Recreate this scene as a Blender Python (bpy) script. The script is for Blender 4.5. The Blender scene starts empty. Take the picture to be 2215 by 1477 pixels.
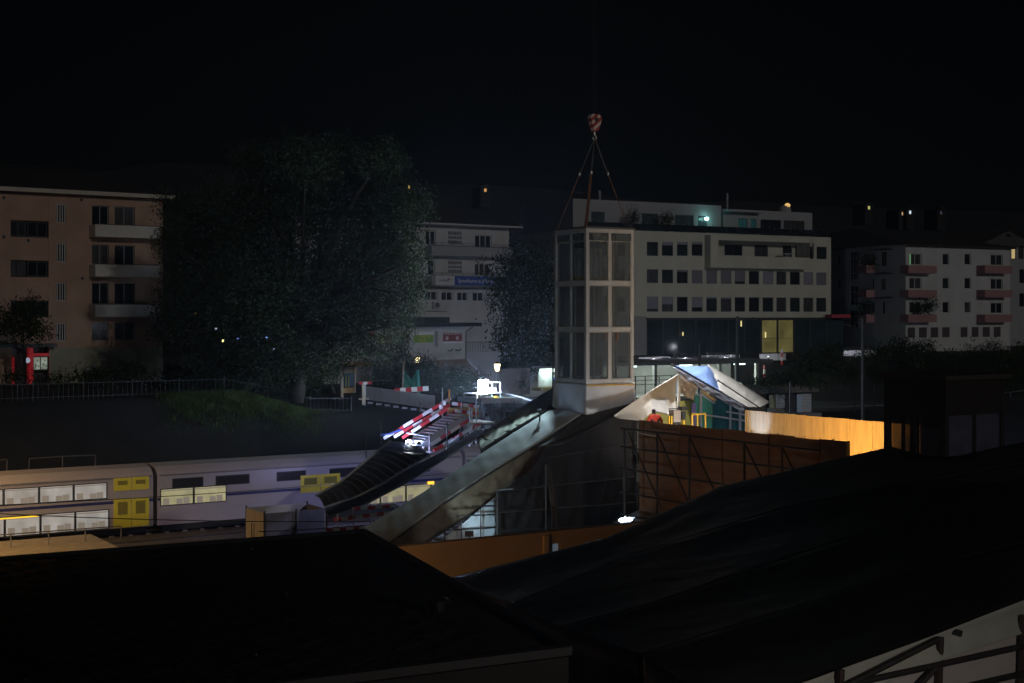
import bpy, bmesh, math, random
import numpy as np
from mathutils import Vector, Matrix, noise as mnoise
random.seed(7); RNG = np.random.default_rng(7)
R = math.radians
SC = bpy.context.scene
COL = SC.collection

# ------------------------------------------------------------------ camera, world, moonlight, exposure
F, CX, HY, ZC = 3076.0, 1107.5, 677.0, 12.0          # focal length, centre, horizon in photo pixels; eye height
cd = bpy.data.cameras.new('camera'); cam = bpy.data.objects.new('camera', cd); COL.objects.link(cam)
cam.location = (0, 0, ZC); cam.rotation_euler = (R(90), 0, 0)
cd.sensor_width = 36; cd.lens = F * 36 / 2215; cd.shift_y = -(738.5 - HY) / 2215
cd.clip_start = 0.1; cd.clip_end = 4000
SC.camera = cam
SUN_EL, SUN_AZ = R(14), R(151)                        # azimuth clockwise from +Y (view direction): behind, to the right
w = bpy.data.worlds.new('World'); SC.world = w; w.use_nodes = True
nt = w.node_tree; bg = nt.nodes['Background']
sky = nt.nodes.new('ShaderNodeTexSky'); sky.sky_type = 'NISHITA'; sky.sun_disc = False
sky.sun_elevation = SUN_EL; sky.sun_rotation = SUN_AZ
nt.links.new(sky.outputs[0], bg.inputs[0]); bg.inputs[1].default_value = 0.00012
sd = bpy.data.lights.new('sun', 'SUN'); sd.energy = 0.30; sd.angle = R(0.6); sd.color = (1.0, 0.95, 0.90)
sun = bpy.data.objects.new('sun', sd); COL.objects.link(sun)
sdir = Vector((math.sin(SUN_AZ) * math.cos(SUN_EL), math.cos(SUN_AZ) * math.cos(SUN_EL), math.sin(SUN_EL)))
sun.rotation_euler = sdir.to_track_quat('Z', 'Y').to_euler(); sun.location = (0, -30, 60)
SC.view_settings.view_transform = 'Standard'; SC.view_settings.look = 'None'
SC.view_settings.exposure = 0; SC.view_settings.gamma = 1
SC.cycles.use_denoising = True; SC.cycles.max_bounces = 6; SC.cycles.transparent_max_bounces = 24
SC.cycles.sample_clamp_indirect = 2.0

# ------------------------------------------------------------------ helpers
def P(px, py, d): return Vector(((px - CX) / F * d, d, ZC - (py - HY) / F * d))
def Pz(px, py, z):
    return P(px, py, (ZC - z) * F / (py - HY))
class Frame:
    """vertical frame through the point seen in column px0 at depth d0; x runs towards the vanishing point vp, y away from the eye"""
    def __init__(s, px0, d0, vp=6000.0):
        s.o = Vector(((px0 - CX) / F * d0, d0, 0)); d = Vector(((vp - CX) / F, 1, 0)).normalized()
        s.dx = d; s.dy = Vector((-d.y, d.x, 0)); s.rot = math.atan2(d.y, d.x)
    def x(s, px, y=0.0):
        k = (px - CX) / F; o = s.o + s.dy * y
        t = (k * o.y - o.x) / (s.dx.x - k * s.dx.y); return t
    def d(s, px, y=0.0): return (s.o + s.dy * y + s.dx * s.x(px, y)).y
    def z(s, px, py, y=0.0): return ZC - (py - HY) / F * s.d(px, y)
    def p(s, px, py, y=0.0): return Vector((s.x(px, y), y, s.z(px, py, y)))       # local point
    def w(s, x, y, z): return s.o + s.dx * x + s.dy * y + Vector((0, 0, z))
    def wp(s, px, py, y=0.0): return s.w(*s.p(px, py, y))
    def loc(s, p):
        q = Vector((p.x, p.y, 0)) - s.o; return Vector((q.dot(s.dx), q.dot(s.dy), p.z))
RW = Frame(0, 72)                                       # railway frame: x along the rails, y=0 the near side of the train
def sv(s, v, z=0.0): return Vector((0.8466*s - 0.5323*v, 0.5323*s + 0.8466*v, z))
def to_sv(p): return 0.8466*p.x + 0.5323*p.y, -0.5323*p.x + 0.8466*p.y

MATS = {}
def M(name, col, rough=0.8, metal=0.0, var=0.12, scale=3.0, bump=0.0, stretch=(1, 1, 1), spec=0.5, emit=None, es=0.0):
    if name in MATS: return MATS[name]
    m = bpy.data.materials.new(name); m.use_nodes = True; n = m.node_tree.nodes; l = m.node_tree.links
    b = n['Principled BSDF']; b.inputs['Roughness'].default_value = rough; b.inputs['Metallic'].default_value = metal
    b.inputs['Specular IOR Level'].default_value = spec
    tc = n.new('ShaderNodeTexCoord'); mp = n.new('ShaderNodeMapping'); mp.inputs['Scale'].default_value = [scale*q for q in stretch]
    l.new(tc.outputs['Object'], mp.inputs[0])
    nz = n.new('ShaderNodeTexNoise'); nz.inputs['Scale'].default_value = 1.0; nz.inputs['Detail'].default_value = 6; nz.inputs['Roughness'].default_value = 0.62
    l.new(mp.outputs[0], nz.inputs['Vector'])
    mr = n.new('ShaderNodeMapRange'); mr.inputs[1].default_value = 0.3; mr.inputs[2].default_value = 0.7
    mr.inputs[3].default_value = 1 - var; mr.inputs[4].default_value = 1 + var; l.new(nz.outputs[0], mr.inputs[0])
    mx = n.new('ShaderNodeMix'); mx.data_type = 'RGBA'; mx.blend_type = 'MULTIPLY'; mx.inputs[0].default_value = 1
    mx.inputs[6].default_value = (*col, 1); l.new(mr.outputs[0], mx.inputs[7]); l.new(mx.outputs[2], b.inputs['Base Color'])
    if bump:
        bp = n.new('ShaderNodeBump'); bp.inputs['Strength'].default_value = bump; bp.inputs['Distance'].default_value = 0.05
        l.new(nz.outputs[0], bp.inputs['Height']); l.new(bp.outputs[0], b.inputs['Normal'])
    if emit: b.inputs['Emission Color'].default_value = (*emit, 1); b.inputs['Emission Strength'].default_value = es
    m.diffuse_color = (*col, 1)
    MATS[name] = m; return m
def ME(name, col, s, var=0.0, scale=1.0, stretch=(1, 1, 1)):
    if name in MATS: return MATS[name]
    m = bpy.data.materials.new(name); m.use_nodes = True; n = m.node_tree.nodes
    b = n['Principled BSDF']; b.inputs['Base Color'].default_value = (*[0.4*c for c in col], 1); b.inputs['Roughness'].default_value = 0.4
    b.inputs['Emission Color'].default_value = (*col, 1); b.inputs['Emission Strength'].default_value = s
    if var:
        l = m.node_tree.links; tc = n.new('ShaderNodeTexCoord'); mp = n.new('ShaderNodeMapping'); mp.inputs['Scale'].default_value = [scale*q for q in stretch]; l.new(tc.outputs['Object'], mp.inputs[0])
        nz = n.new('ShaderNodeTexNoise'); nz.inputs['Scale'].default_value = 1; nz.inputs['Detail'].default_value = 5; l.new(mp.outputs[0], nz.inputs['Vector'])
        mr = n.new('ShaderNodeMapRange'); mr.inputs[1].default_value = .3; mr.inputs[2].default_value = .7; mr.inputs[3].default_value = s*(1-var); mr.inputs[4].default_value = s*(1+var); l.new(nz.outputs[0], mr.inputs[0]); l.new(mr.outputs[0], b.inputs['Emission Strength'])
    MATS[name] = m; return m
def MG(name, tint=(0.8, 0.85, 0.85), haze=0.08, hazecol=(0.5, 0.52, 0.5), gloss=0.05):
    """window glass one really sees through: clear + mirror + a film for dust and painted light"""
    if name in MATS: return MATS[name]
    m = bpy.data.materials.new(name); m.use_nodes = True; n = m.node_tree.nodes; l = m.node_tree.links; n.clear()
    out = n.new('ShaderNodeOutputMaterial'); t = n.new('ShaderNodeBsdfTransparent'); t.inputs[0].default_value = (*tint, 1)
    g = n.new('ShaderNodeBsdfGlossy'); g.inputs['Roughness'].default_value = 0.03; d = n.new('ShaderNodeBsdfDiffuse'); d.inputs[0].default_value = (*hazecol, 1)
    lw = n.new('ShaderNodeLayerWeight'); lw.inputs[0].default_value = .5; pw = n.new('ShaderNodeMath'); pw.operation = 'POWER'; pw.inputs[1].default_value = 5; l.new(lw.outputs['Facing'], pw.inputs[0])
    fr = n.new('ShaderNodeMath'); fr.operation = 'MULTIPLY_ADD'; fr.inputs[1].default_value = .85; fr.inputs[2].default_value = gloss; l.new(pw.outputs[0], fr.inputs[0])
    nz = n.new('ShaderNodeTexNoise'); nz.inputs['Scale'].default_value = 4; nz.inputs['Detail'].default_value = 8
    mh = n.new('ShaderNodeMath'); mh.operation = 'MULTIPLY'; mh.inputs[1].default_value = haze*2; l.new(nz.outputs[0], mh.inputs[0])
    m1 = n.new('ShaderNodeMixShader'); l.new(mh.outputs[0], m1.inputs[0]); l.new(t.outputs[0], m1.inputs[1]); l.new(d.outputs[0], m1.inputs[2])
    m2 = n.new('ShaderNodeMixShader'); l.new(fr.outputs[0], m2.inputs[0]); l.new(m1.outputs[0], m2.inputs[1]); l.new(g.outputs[0], m2.inputs[2])
    l.new(m2.outputs[0], out.inputs[0]); MATS[name] = m; return m

class MB:
    def __init__(s): s.v = []; s.f = []; s.m = []
    def add(s, vs, fs, mi=0):
        o = len(s.v); s.v += [tuple(v) for v in vs]; s.f += [tuple(o + i for i in f) for f in fs]; s.m += [mi]*len(fs); return s
    def box(s, x0, x1, y0, y1, z0, z1, mi=0):
        v = [(x, y, z) for z in (z0, z1) for y in (y0, y1) for x in (x0, x1)]
        return s.add(v, [(0,2,3,1),(4,5,7,6),(0,1,5,4),(2,6,7,3),(0,4,6,2),(1,3,7,5)], mi)
    def tube(s, a, b, r, n=8, mi=0, r2=None):
        a = Vector(a); b = Vector(b); d = (b-a); r2 = r if r2 is None else r2
        if d.length < 1e-6: return s
        q = d.to_track_quat('Z', 'Y'); vs = []
        for c, rr in ((a, r), (b, r2)):
            for i in range(n):
                t = 2*math.pi*i/n; vs.append(c + q @ Vector((rr*math.cos(t), rr*math.sin(t), 0)))
        fs = [(i, (i+1) % n, n+(i+1) % n, n+i) for i in range(n)] + [tuple(range(n-1, -1, -1)), tuple(range(n, 2*n))]
        return s.add(vs, fs, mi)
    def path(s, pts, r, n=6, mi=0):
        for a, b in zip(pts[:-1], pts[1:]): s.tube(a, b, r, n, mi)
        return s
    def prism(s, pts, ext, mi=0):
        """polygon pts (3-D, planar) swept by the vector ext"""
        n = len(pts); e = Vector(ext); vs = [Vector(p) for p in pts] + [Vector(p)+e for p in pts]
        fs = [tuple(range(n-1, -1, -1)), tuple(range(n, 2*n))] + [(i, (i+1) % n, n+(i+1) % n, n+i) for i in range(n)]
        return s.add(vs, fs, mi)
    def bar(s, a, b, wd, ht, up=(0, 0, 1), mi=0):
        """rectangular bar from a to b"""
        a = Vector(a); b = Vector(b); d = (b-a).normalized(); u = Vector(up); sd = d.cross(u).normalized(); u = sd.cross(d).normalized()
        vs = []
        for c in (a, b):
            for i, j in ((-1,-1),(1,-1),(1,1),(-1,1)): vs.append(c + sd*(i*wd/2) + u*(j*ht/2))
        return s.add(vs, [(0,1,2,3),(7,6,5,4),(0,4,5,1),(1,5,6,2),(2,6,7,3),(3,7,4,0)], mi)
    def lathe(s, prof, n=12, c=(0, 0, 0), mi=0):
        vs = []; c = Vector(c)
        for r, z in prof:
            for i in range(n):
                t = 2*math.pi*i/n; vs.append(c + Vector((r*math.cos(t), r*math.sin(t), z)))
        fs = [(k*n+i, k*n+(i+1) % n, (k+1)*n+(i+1) % n, (k+1)*n+i) for k in range(len(prof)-1) for i in range(n)]
        fs += [tuple(range(n-1, -1, -1)), tuple((len(prof)-1)*n+i for i in range(n))]
        return s.add(vs, fs, mi)
    def grid(s, fn, nu, nv, mi=0):
        vs = [fn(i/nu, j/nv) for j in range(nv+1) for i in range(nu+1)]
        fs = [(j*(nu+1)+i, j*(nu+1)+i+1, (j+1)*(nu+1)+i+1, (j+1)*(nu+1)+i) for j in range(nv) for i in range(nu)]
        return s.add(vs, fs, mi)
    def wall(s, x0, x1, z0, z1, holes, y=0.0, t=0.25, mi=0, rmi=None):
        """a facade sheet at depth y with real openings and reveals t deep"""
        xs = sorted({x0, x1, *[min(max(q, x0), x1) for h in holes for q in (h[0], h[2])]}); zs = sorted({z0, z1, *[min(max(q, z0), z1) for h in holes for q in (h[1], h[3])]})
        for i in range(len(xs)-1):
            for j in range(len(zs)-1):
                cx = (xs[i]+xs[i+1])/2; cz = (zs[j]+zs[j+1])/2
                if any(h[0] < cx < h[2] and h[1] < cz < h[3] for h in holes): continue
                s.add([(xs[i], y, zs[j]), (xs[i+1], y, zs[j]), (xs[i+1], y, zs[j+1]), (xs[i], y, zs[j+1])], [(0,1,2,3)], mi)
        k = mi if rmi is None else rmi
        for a, b, c, d in holes:
            for q in ([(a,y,b),(a,y+t,b),(a,y+t,d),(a,y,d)], [(c,y,b),(c,y,d),(c,y+t,d),(c,y+t,b)], [(a,y,b),(c,y,b),(c,y+t,b),(a,y+t,b)], [(a,y,d),(a,y+t,d),(c,y+t,d),(c,y,d)]):
                s.add(q, [(0,1,2,3)], k)
        return s
    def build(s, name, mats, parent=None, origin=None, smooth=False, frame=None):
        me = bpy.data.meshes.new(name)
        vs = s.v
        if origin is not None: o = Vector(origin); vs = [tuple(Vector(v)-o) for v in vs]
        me.from_pydata(vs, [], s.f)
        for m in (mats if isinstance(mats, (list, tuple)) else [mats]): me.materials.append(m)
        if len(me.polygons): me.polygons.foreach_set('material_index', s.m)
        if smooth: me.polygons.foreach_set('use_smooth', [True]*len(me.polygons))
        me.update(); ob = bpy.data.objects.new(name, me); COL.objects.link(ob)
        if origin is not None: ob.location = origin
        if parent is not None: ob.parent = parent
        if frame is not None: ob.location = frame.o; ob.rotation_euler = (0, 0, frame.rot)
        return ob
def tag(o, label, cat, group=None, kind=None):
    if label: o['label'] = label
    if cat: o['category'] = cat
    if group: o['group'] = group
    if kind: o['kind'] = kind
    return o
def thing(name, label, cat, loc=(0, 0, 0), rot=0.0, group=None):
    o = bpy.data.objects.new(name, None); COL.objects.link(o); o.location = loc; o.rotation_euler = (0, 0, rot)
    o.empty_display_size = 0.3
    return tag(o, label, cat, group)
def fthing(name, label, cat, fr, group=None): return thing(name, label, cat, fr.o, fr.rot, group)
def structure(o): o['kind'] = 'structure'; return o
def copy_tree(o, parent=None):
    c = o.copy(); COL.objects.link(c)
    if parent is not None: c.parent = parent
    for ch in list(o.children): copy_tree(ch, c)
    return c
def lamp(kind, loc, energy, col, parent, size=0.1, spot=None, aim=None):
    ld = bpy.data.lights.new('light', kind); ld.energy = energy; ld.color = col
    if kind in ('POINT', 'SPOT'): ld.shadow_soft_size = size
    if kind == 'SPOT': ld.spot_size = spot; ld.spot_blend = 0.5
    lo = bpy.data.objects.new('light', ld); COL.objects.link(lo); lo.location = loc
    if aim is not None: lo.rotation_euler = (Vector(loc)-Vector(aim)).to_track_quat('Z', 'Y').to_euler()
    if parent is not None: lo.parent = parent
    return lo
def text(body, size, name, mat, parent, loc, rot=(R(90), 0, 0), ext=0.005, width=None):
    cu = bpy.data.curves.new('t', 'FONT'); cu.body = body; cu.size = size; cu.extrude = ext; cu.align_x = 'LEFT'
    o = bpy.data.objects.new('t', cu); COL.objects.link(o)
    dg = bpy.context.evaluated_depsgraph_get(); me = bpy.data.meshes.new_from_object(o.evaluated_get(dg))
    bpy.data.objects.remove(o); me.materials.clear(); me.materials.append(mat)
    if width:
        xs = [v.co.x for v in me.vertices]; k = width/(max(xs)-min(xs))
        for v in me.vertices: v.co.x = (v.co.x - min(xs))*k
    ob = bpy.data.objects.new(name, me); COL.objects.link(ob); ob.location = loc; ob.rotation_euler = rot; ob.parent = parent
    return ob
def hnoise(x, y, s=0):
    return (math.sin(x*1.7+s*3.1)*math.cos(y*2.3-s*1.3) + math.sin(x*3.9+y*3.1+s)*0.5 + math.sin(x*8.3-y*7.1+2*s)*0.25)/1.75
def lerp_poly(pts, t):
    ls = [0]
    for a, b in zip(pts[:-1], pts[1:]): ls.append(ls[-1] + (Vector(b)-Vector(a)).length)
    q = t*ls[-1]
    for i in range(len(pts)-1):
        if q <= ls[i+1] or i == len(pts)-2:
            k = (q-ls[i])/max(1e-9, ls[i+1]-ls[i]); return Vector(pts[i]).lerp(Vector(pts[i+1]), k)
def tarp(mb, A, B, nu=40, nv=12, sag=0.0, wr=0.02, fu=20, fv=2, seed=0, push=(0, 0, -1), mi=0):
    """draped sheet between the polylines A and B"""
    pv = Vector(push)
    def fn(u, v):
        p = lerp_poly(A, u).lerp(lerp_poly(B, u), v)
        k = sag*math.sin(math.pi*v) + wr*(0.4+math.sin(math.pi*v))*hnoise(u*fu, v*fv, seed)
        return p + pv*k
    return mb.grid(fn, nu, nv, mi)
def solid(o, t=0.01):
    m = o.modifiers.new('thickness', 'SOLIDIFY'); m.thickness = t; m.offset = 0; return o
def leaves(name, mat, blobs, n, size, parent=None, origin=(0, 0, 0), droop=0.3, mats=None):
    """n small leaf faces gathered in sprigs spread through the given ellipsoids (centre, radii)"""
    o = np.array(origin); vol = np.array([r[0]*r[1]*r[2] for c, r in blobs]); pk = RNG.choice(len(blobs), size=max(1, n//14), p=(vol**0.8)/np.sum(vol**0.8))
    C = np.array([c for c, r in blobs], float)[pk]; Rr = np.array([r for c, r in blobs], float)[pk]
    d = RNG.normal(size=(len(pk), 3)); d /= np.linalg.norm(d, axis=1)[:, None]
    rad = RNG.random(len(pk))**0.45*(0.78+0.3*RNG.random(len(pk))) + (RNG.random(len(pk)) < .07)*RNG.random(len(pk))*.35
    cen = C + d*Rr*rad[:, None]
    cen = np.repeat(cen, 14, axis=0); cen += RNG.normal(size=cen.shape)*size*1.6
    N = len(cen); a = RNG.normal(size=(N, 3)); a /= np.linalg.norm(a, axis=1)[:, None]; a[:, 2] -= droop; b = np.cross(a, RNG.normal(size=(N, 3))); b /= np.linalg.norm(b, axis=1)[:, None]
    sz = size*(0.55+0.8*RNG.random(N))[:, None]
    v = np.stack([cen-a*sz*.5, cen+b*sz*.28, cen+a*sz*.6, cen-b*sz*.28], 1).reshape(-1, 3) - o
    me = bpy.data.meshes.new(name); me.vertices.add(4*N); me.vertices.foreach_set('co', v.astype(np.float32).ravel())
    me.loops.add(4*N); me.loops.foreach_set('vertex_index', np.arange(4*N, dtype=np.int32)); me.polygons.add(N)
    me.polygons.foreach_set('loop_start', np.arange(0, 4*N, 4, dtype=np.int32)); me.polygons.foreach_set('loop_total', np.full(N, 4, dtype=np.int32))
    for m in (mats or [mat]): me.materials.append(m)
    if mats: me.polygons.foreach_set('material_index', RNG.integers(0, len(mats), N).astype(np.int32))
    me.update(calc_edges=True); me.validate(); ob = bpy.data.objects.new(name, me); COL.objects.link(ob); ob.parent = parent
    if parent is None: ob.location = origin
    return ob
def limbs(name, mat, base, top, r0, tips, parent, origin=(0, 0, 0)):
    mb = MB(); base = Vector(base); top = Vector(top); o = Vector(origin); pts = [base.lerp(top, t) + Vector((0.12*hnoise(t*4, 1), 0.12*hnoise(t*4, 5), 0))*r0*2 for t in (0, .25, .5, .75, 1)]
    for i in range(4): mb.tube(pts[i]-o, pts[i+1]-o, r0*(1-.2*i), 9, 0, r0*(1-.2*(i+1)))
    for k, t in enumerate(tips):
        t = Vector(t); s = pts[1+k % 3]; m = s.lerp(t, .5) + Vector((0, 0, .08*(t-s).length))
        mb.tube(s-o, m-o, r0*.45, 7, 0, r0*.28); mb.tube(m-o, t-o, r0*.28, 6, 0, r0*.08)
    return mb.build(name, mat, parent, smooth=True)
def tree(label, cat, base, blobs, n, size, mats, group=None, name='broadleaf_tree', r0=0.3, crown='crown', droop=0.3):
    base = Vector(base); t = thing(name, label, cat, base, 0, group)
    cz = [Vector(c) for c, r in blobs]; top = sum(cz, Vector())/len(cz)
    limbs('trunk', M('bark', (.020, .016, .013), .9, var=.3, bump=.6), base-Vector((0, 0, .3)), top, r0, cz, t, base)
    leaves(crown, None, [(tuple(c), r) for c, r in blobs], n, size, t, tuple(base), droop, mats)
    return t

# ------------------------------------------------------------------ materials
LEAF = [M('leaf_dark', (.017, .026, .012), .85, var=.35, scale=.4, spec=.15), M('leaf_mid', (.023, .035, .014), .8, var=.35, scale=.4, spec=.15), M('leaf_light', (.029, .043, .016), .8, var=.35, scale=.4, spec=.15)]
NEEDLE = [M('needle_dark', (.030, .048, .032), .7, var=.3, scale=1), M('needle_mid', (.045, .065, .042), .7, var=.3, scale=1)]
m_cream = M('cream_render', (.50, .49, .41), .9, var=.10, scale=.5, stretch=(1, 1, .4))
m_white = M('white_render', (.46, .46, .46), .9, var=.13, scale=.45, stretch=(1, 1, .5))
m_grey = M('grey_render', (.30, .30, .31), .9, var=.07, scale=.5)
m_brown = M('terracotta_render', (.36, .235, .17), .9, var=.18, scale=.4)
m_balc = M('balcony_concrete', (.50, .48, .44), .9, var=.08)
m_pink = M('pink_balcony', (.32, .17, .18), .85, var=.08)
m_roof = M('dark_roof', (.020, .019, .018), .9, var=.3, scale=4)
m_dglass = M('dark_window_glass', (.012, .014, .018), .08, spec=.6, var=.2)
GLASS = [m_dglass, m_dglass, M('greenish_window_glass', (.02, .027, .028), .1, var=.5, scale=.7), M('curtained_window_glass', (.05, .05, .055), .25, var=.6, scale=1.2, stretch=(5, 5, .3))]
m_frame = M('window_frame', (.45, .45, .44), .5, var=.05)
m_dframe = M('dark_frame', (.03, .032, .035), .5, var=.1)
m_blind = M('lowered_blind', (.16, .15, .18), .8, var=.08, scale=1.5, stretch=(.2, .2, 12))
m_blind2 = M('pale_blind', (.22, .22, .27), .8, var=.08, scale=1.5, stretch=(.2, .2, 12))
m_conc = M('concrete', (.24, .23, .22), .95, var=.22, scale=1.2, bump=.3)
m_steel = M('galvanised_steel', (.42, .44, .46), .38, metal=.7, var=.15, scale=6)
m_dsteel = M('dark_scaffold_tube', (.05, .045, .045), .5, metal=.4, var=.25, scale=5)
m_alu = M('lift_frame_metal', (.57, .575, .585), .42, metal=.1, var=.10, scale=3)
m_black = M('black_tarpaulin', (.034, .031, .027), .48, var=.35, scale=2.5, bump=.5, spec=.4)
m_canvas = M('cream_canvas', (.64, .60, .54), .6, var=.10, scale=1.5, bump=.25)
m_wtarp = M('white_tarpaulin', (.55, .55, .58), .5, var=.08, scale=1.5, bump=.2)
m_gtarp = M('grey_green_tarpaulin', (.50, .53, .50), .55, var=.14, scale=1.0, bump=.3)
m_otarp = M('olive_tarpaulin', (.40, .41, .33), .6, var=.16, scale=1.0, bump=.3)
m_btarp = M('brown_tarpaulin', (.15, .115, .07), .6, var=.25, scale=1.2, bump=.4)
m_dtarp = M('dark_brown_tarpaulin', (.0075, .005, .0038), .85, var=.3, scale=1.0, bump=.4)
m_blue = M('blue_tarpaulin', (.25, .38, .74), .5, var=.06, scale=1.5, bump=.1)
m_wood = M('plywood', (.50, .34, .15), .65, var=.22, scale=2.0, bump=.1, stretch=(3.5, 3.5, .35))
m_osb = M('yellow_board', (.42, .36, .09), .7, var=.15, scale=2)
m_red = M('barrier_red', (.50, .035, .045), .4, var=.08)
m_bwhite = M('barrier_white', (.70, .72, .74), .4, var=.05)
m_yellow = M('yellow_paint', (.62, .36, .03), .45, var=.08)
m_lit = ME('floodlight_glass', (.88, .94, 1.0), 60.0)
M('bark', (.020, .016, .013), .9, var=.3, bump=.6)
# ------------------------------------------------------------------ the ground, tracks, platform
def sst(a, b, x): t = min(1, max(0, (x-a)/(b-a))); return t*t*(3-2*t)
def height(s, v):
    top = 6.8 - 2.9*sst(52, 66, s)
    top -= 1.5*sst(33, 40, s)*(1-sst(60, 75, s)); h = top*sst(78, 86.5, v)
    if v > 87: h = top + (6.8+sst(50, 70, s)*.7-top)*sst(90, 103, v)
    if v > 87 and s > 56: k = sst(56, 62, s)*(1-sst(97, 104, s)); h = h*(1-k) + k*(top+(7.45-top)*sst(107.3, 108.4, v))
    if v > 185:
        h += (v-185)*.155*sst(185, 320, v) + 5*hnoise(s*.02, v*.02, 1)*sst(200, 330, v)
    if v > 640: h -= (v-640)*.12
    return h
m_ground = M('dark_earth', (.008, .0078, .0078), .95, var=.6, scale=.9, bump=.8)
def build_ground():
    S = sorted(set([-700, -500, -350, -250, -180, -130] + list(range(-100, 241, 6)) + [280, 340, 420, 520, 650, 800, 1000, 1300]))
    V = [-120, -60, -20, 0, 20, 40, 56, 62, 70, 76] + [77+.75*i for i in range(15)] + [90, 93, 96, 99, 102, 106, 107.2, 107.85, 108.5, 112, 120, 140, 160, 180, 190, 200, 215, 235, 260, 290, 325, 365, 410, 460, 520, 580, 640, 720, 900]
    mb = MB(); vs = []
    for v in V:
        for s in S:
            z = height(s, v) + (.12*hnoise(s*.6, v*.9, 3) if 78 < v < 88 else 0)
            vs.append(sv(s, v, z))
    n = len(S); fs = [(j*n+i, j*n+i+1, (j+1)*n+i+1, (j+1)*n+i) for j in range(len(V)-1) for i in range(n-1)]
    mb.add(vs, fs); structure(mb.build('ground', m_ground, smooth=True))
build_ground()
m_ballast = M('track_ballast', (.085, .078, .068), .95, var=.5, scale=9, bump=.8)
def strip(name, mat, s0, s1, v0, v1, z0, z1, frame=None):
    mb = MB(); b = [sv(s0, v0), sv(s1, v0), sv(s1, v1), sv(s0, v1)]
    mb.prism([p + Vector((0, 0, z0)) for p in b], (0, 0, z1-z0)); return structure(mb.build(name, mat, origin=b[0] + Vector((0, 0, z0))))
S0 = to_sv(RW.o)[0]; V0 = to_sv(RW.o)[1]            # s, v of the railway frame's origin
strip('ballast_bed', m_ballast, -150, 240, V0-1.6, V0+4.6, -.02, .12)
strip('ballast_bed', m_ballast, -150, 240, 50, 56, -.02, .12)
m_plat = M('platform_paving', (.33, .29, .22), .85, var=.2, scale=2, bump=.2)
sP = to_sv(Pz(262, 1186, .9))[0]
strip('platform', m_plat, -150, sP, 58.5, V0-3.0, -.01, .9)
strip('gravel_strip', m_ballast, sP, 240, 58.5, V0-3.4, -.01, .35)
strip('platform', m_plat, 20, 240, 38, 47.5, -.01, .95)
# each rail of the two tracks, with its sleepers
m_rail = M('rail_steel', (.30, .24, .19), .35, metal=.8, var=.2, scale=8)
m_sleep = M('concrete_sleeper', (.2, .19, .17), .95, var=.2, scale=4)
for k, vc in enumerate((V0+1.45, 53.0)):
    o = sv(-110, vc, .12); t = thing('railway_track', ['railway track on ballast under the long train', 'empty railway track on ballast beside the glass lift'][k], 'track', o, RW.rot)
    for y in (-.72, .72):
        MB().box(0, 330, y-.035, y+.035, .08, .22).build('rail', m_rail, t)
    mb = MB()
    for i in range(330): mb.box(i, i+.26, -1.25, 1.25, -.02, .08)
    tag(mb.build('sleepers', m_sleep, t), None, None, kind='stuff')
# slope grass where the floodlight reaches it
def grass():
    n = 52000; px = RNG.uniform(330, 740, n); g = []
    vv = RNG.uniform(81.5, 88.5, n); me_v = []; 
    for i in range(n):
        k = (px[i]-CX)/F; d = vv[i]/(.8466-.5323*k); p = Vector((k*d, d, 0)); s, v = to_sv(p); h = height(s, v)
        edge = sst(330, 420, px[i])*(1-sst(650, 740, px[i]))*sst(83, 86, v)
        if RNG.random() > edge*(.4 + .6*(hnoise(s*.9, v*1.4, 2) > -.1)): continue
        L = RNG.uniform(.12, .34); a = RNG.uniform(0, 6.28); q = Vector((math.cos(a), math.sin(a), 0))*.028; ln = Vector((RNG.normal()*.12, RNG.normal()*.12-.06, L))
        b = Vector((p.x, p.y, h-.05)); me_v += [b-q, b+q, b+ln+q*.2, b+ln-q*.2]
    mb = MB(); mb.add(me_v, [tuple(range(4*i, 4*i+4)) for i in range(len(me_v)//4)])
    o = mb.build('grass', M('grass_blade', (.052, .084, .023), .7, var=.35, scale=.8, spec=.2)); tag(o, 'rough green grass on the railway bank under the big tree', 'grass', kind='stuff')
grass()

# ------------------------------------------------------------------ facade helpers
def window(parent, x0, x1, z0, z1, y=0.0, t=.22, mull=0, trans=0, fm=None, pm=None, blind=0.0, bm=None, name='window', fw=.07, label=None):
    fm = fm or m_frame; pm = pm or random.choice(GLASS); mb = MB(); a, b = y+t-.13, y+t-.05
    mb.box(x0, x0+fw, a, b, z0, z1); mb.box(x1-fw, x1, a, b, z0, z1); mb.box(x0+fw, x1-fw, a, b, z0, z0+fw); mb.box(x0+fw, x1-fw, a, b, z1-fw, z1)
    for i in range(mull): xm = x0+(x1-x0)*(i+1)/(mull+1); mb.box(xm-fw/2, xm+fw/2, a+.01, b-.01, z0+fw, z1-fw)
    for i in range(trans): zm = z0+(z1-z0)*(i+1)/(trans+1); mb.box(x0+fw, x1-fw, a+.014, b-.014, zm-.025, zm+.025)
    o = mb.build(name, fm, parent)
    if label: o['label'] = label
    MB().box(x0+.02, x1-.02, a+.03, b-.02, z0+.02, z1-.02).build('pane', pm, o)
    if blind: MB().box(x0+.01, x1-.01, a-.035, a-.02, z1-(z1-z0)*blind, z1-.005).build('blind', bm or m_blind, o)
    return o
def body(mb, x0, x1, D, z0, z1, y=0.0, mi=0, top=True):
    mb.add([(x0,y,z0),(x0,y+D,z0),(x0,y+D,z1),(x0,y,z1)], [(0,1,2,3)], mi); mb.add([(x1,y,z0),(x1,y,z1),(x1,y+D,z1),(x1,y+D,z0)], [(0,1,2,3)], mi)
    mb.add([(x0,y+D,z0),(x1,y+D,z0),(x1,y+D,z1),(x0,y+D,z1)], [(0,1,2,3)], mi)
    if top: mb.add([(x0,y,z1),(x1,y,z1),(x1,y+D,z1),(x0,y+D,z1)], [(0,1,2,3)], mi)
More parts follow.
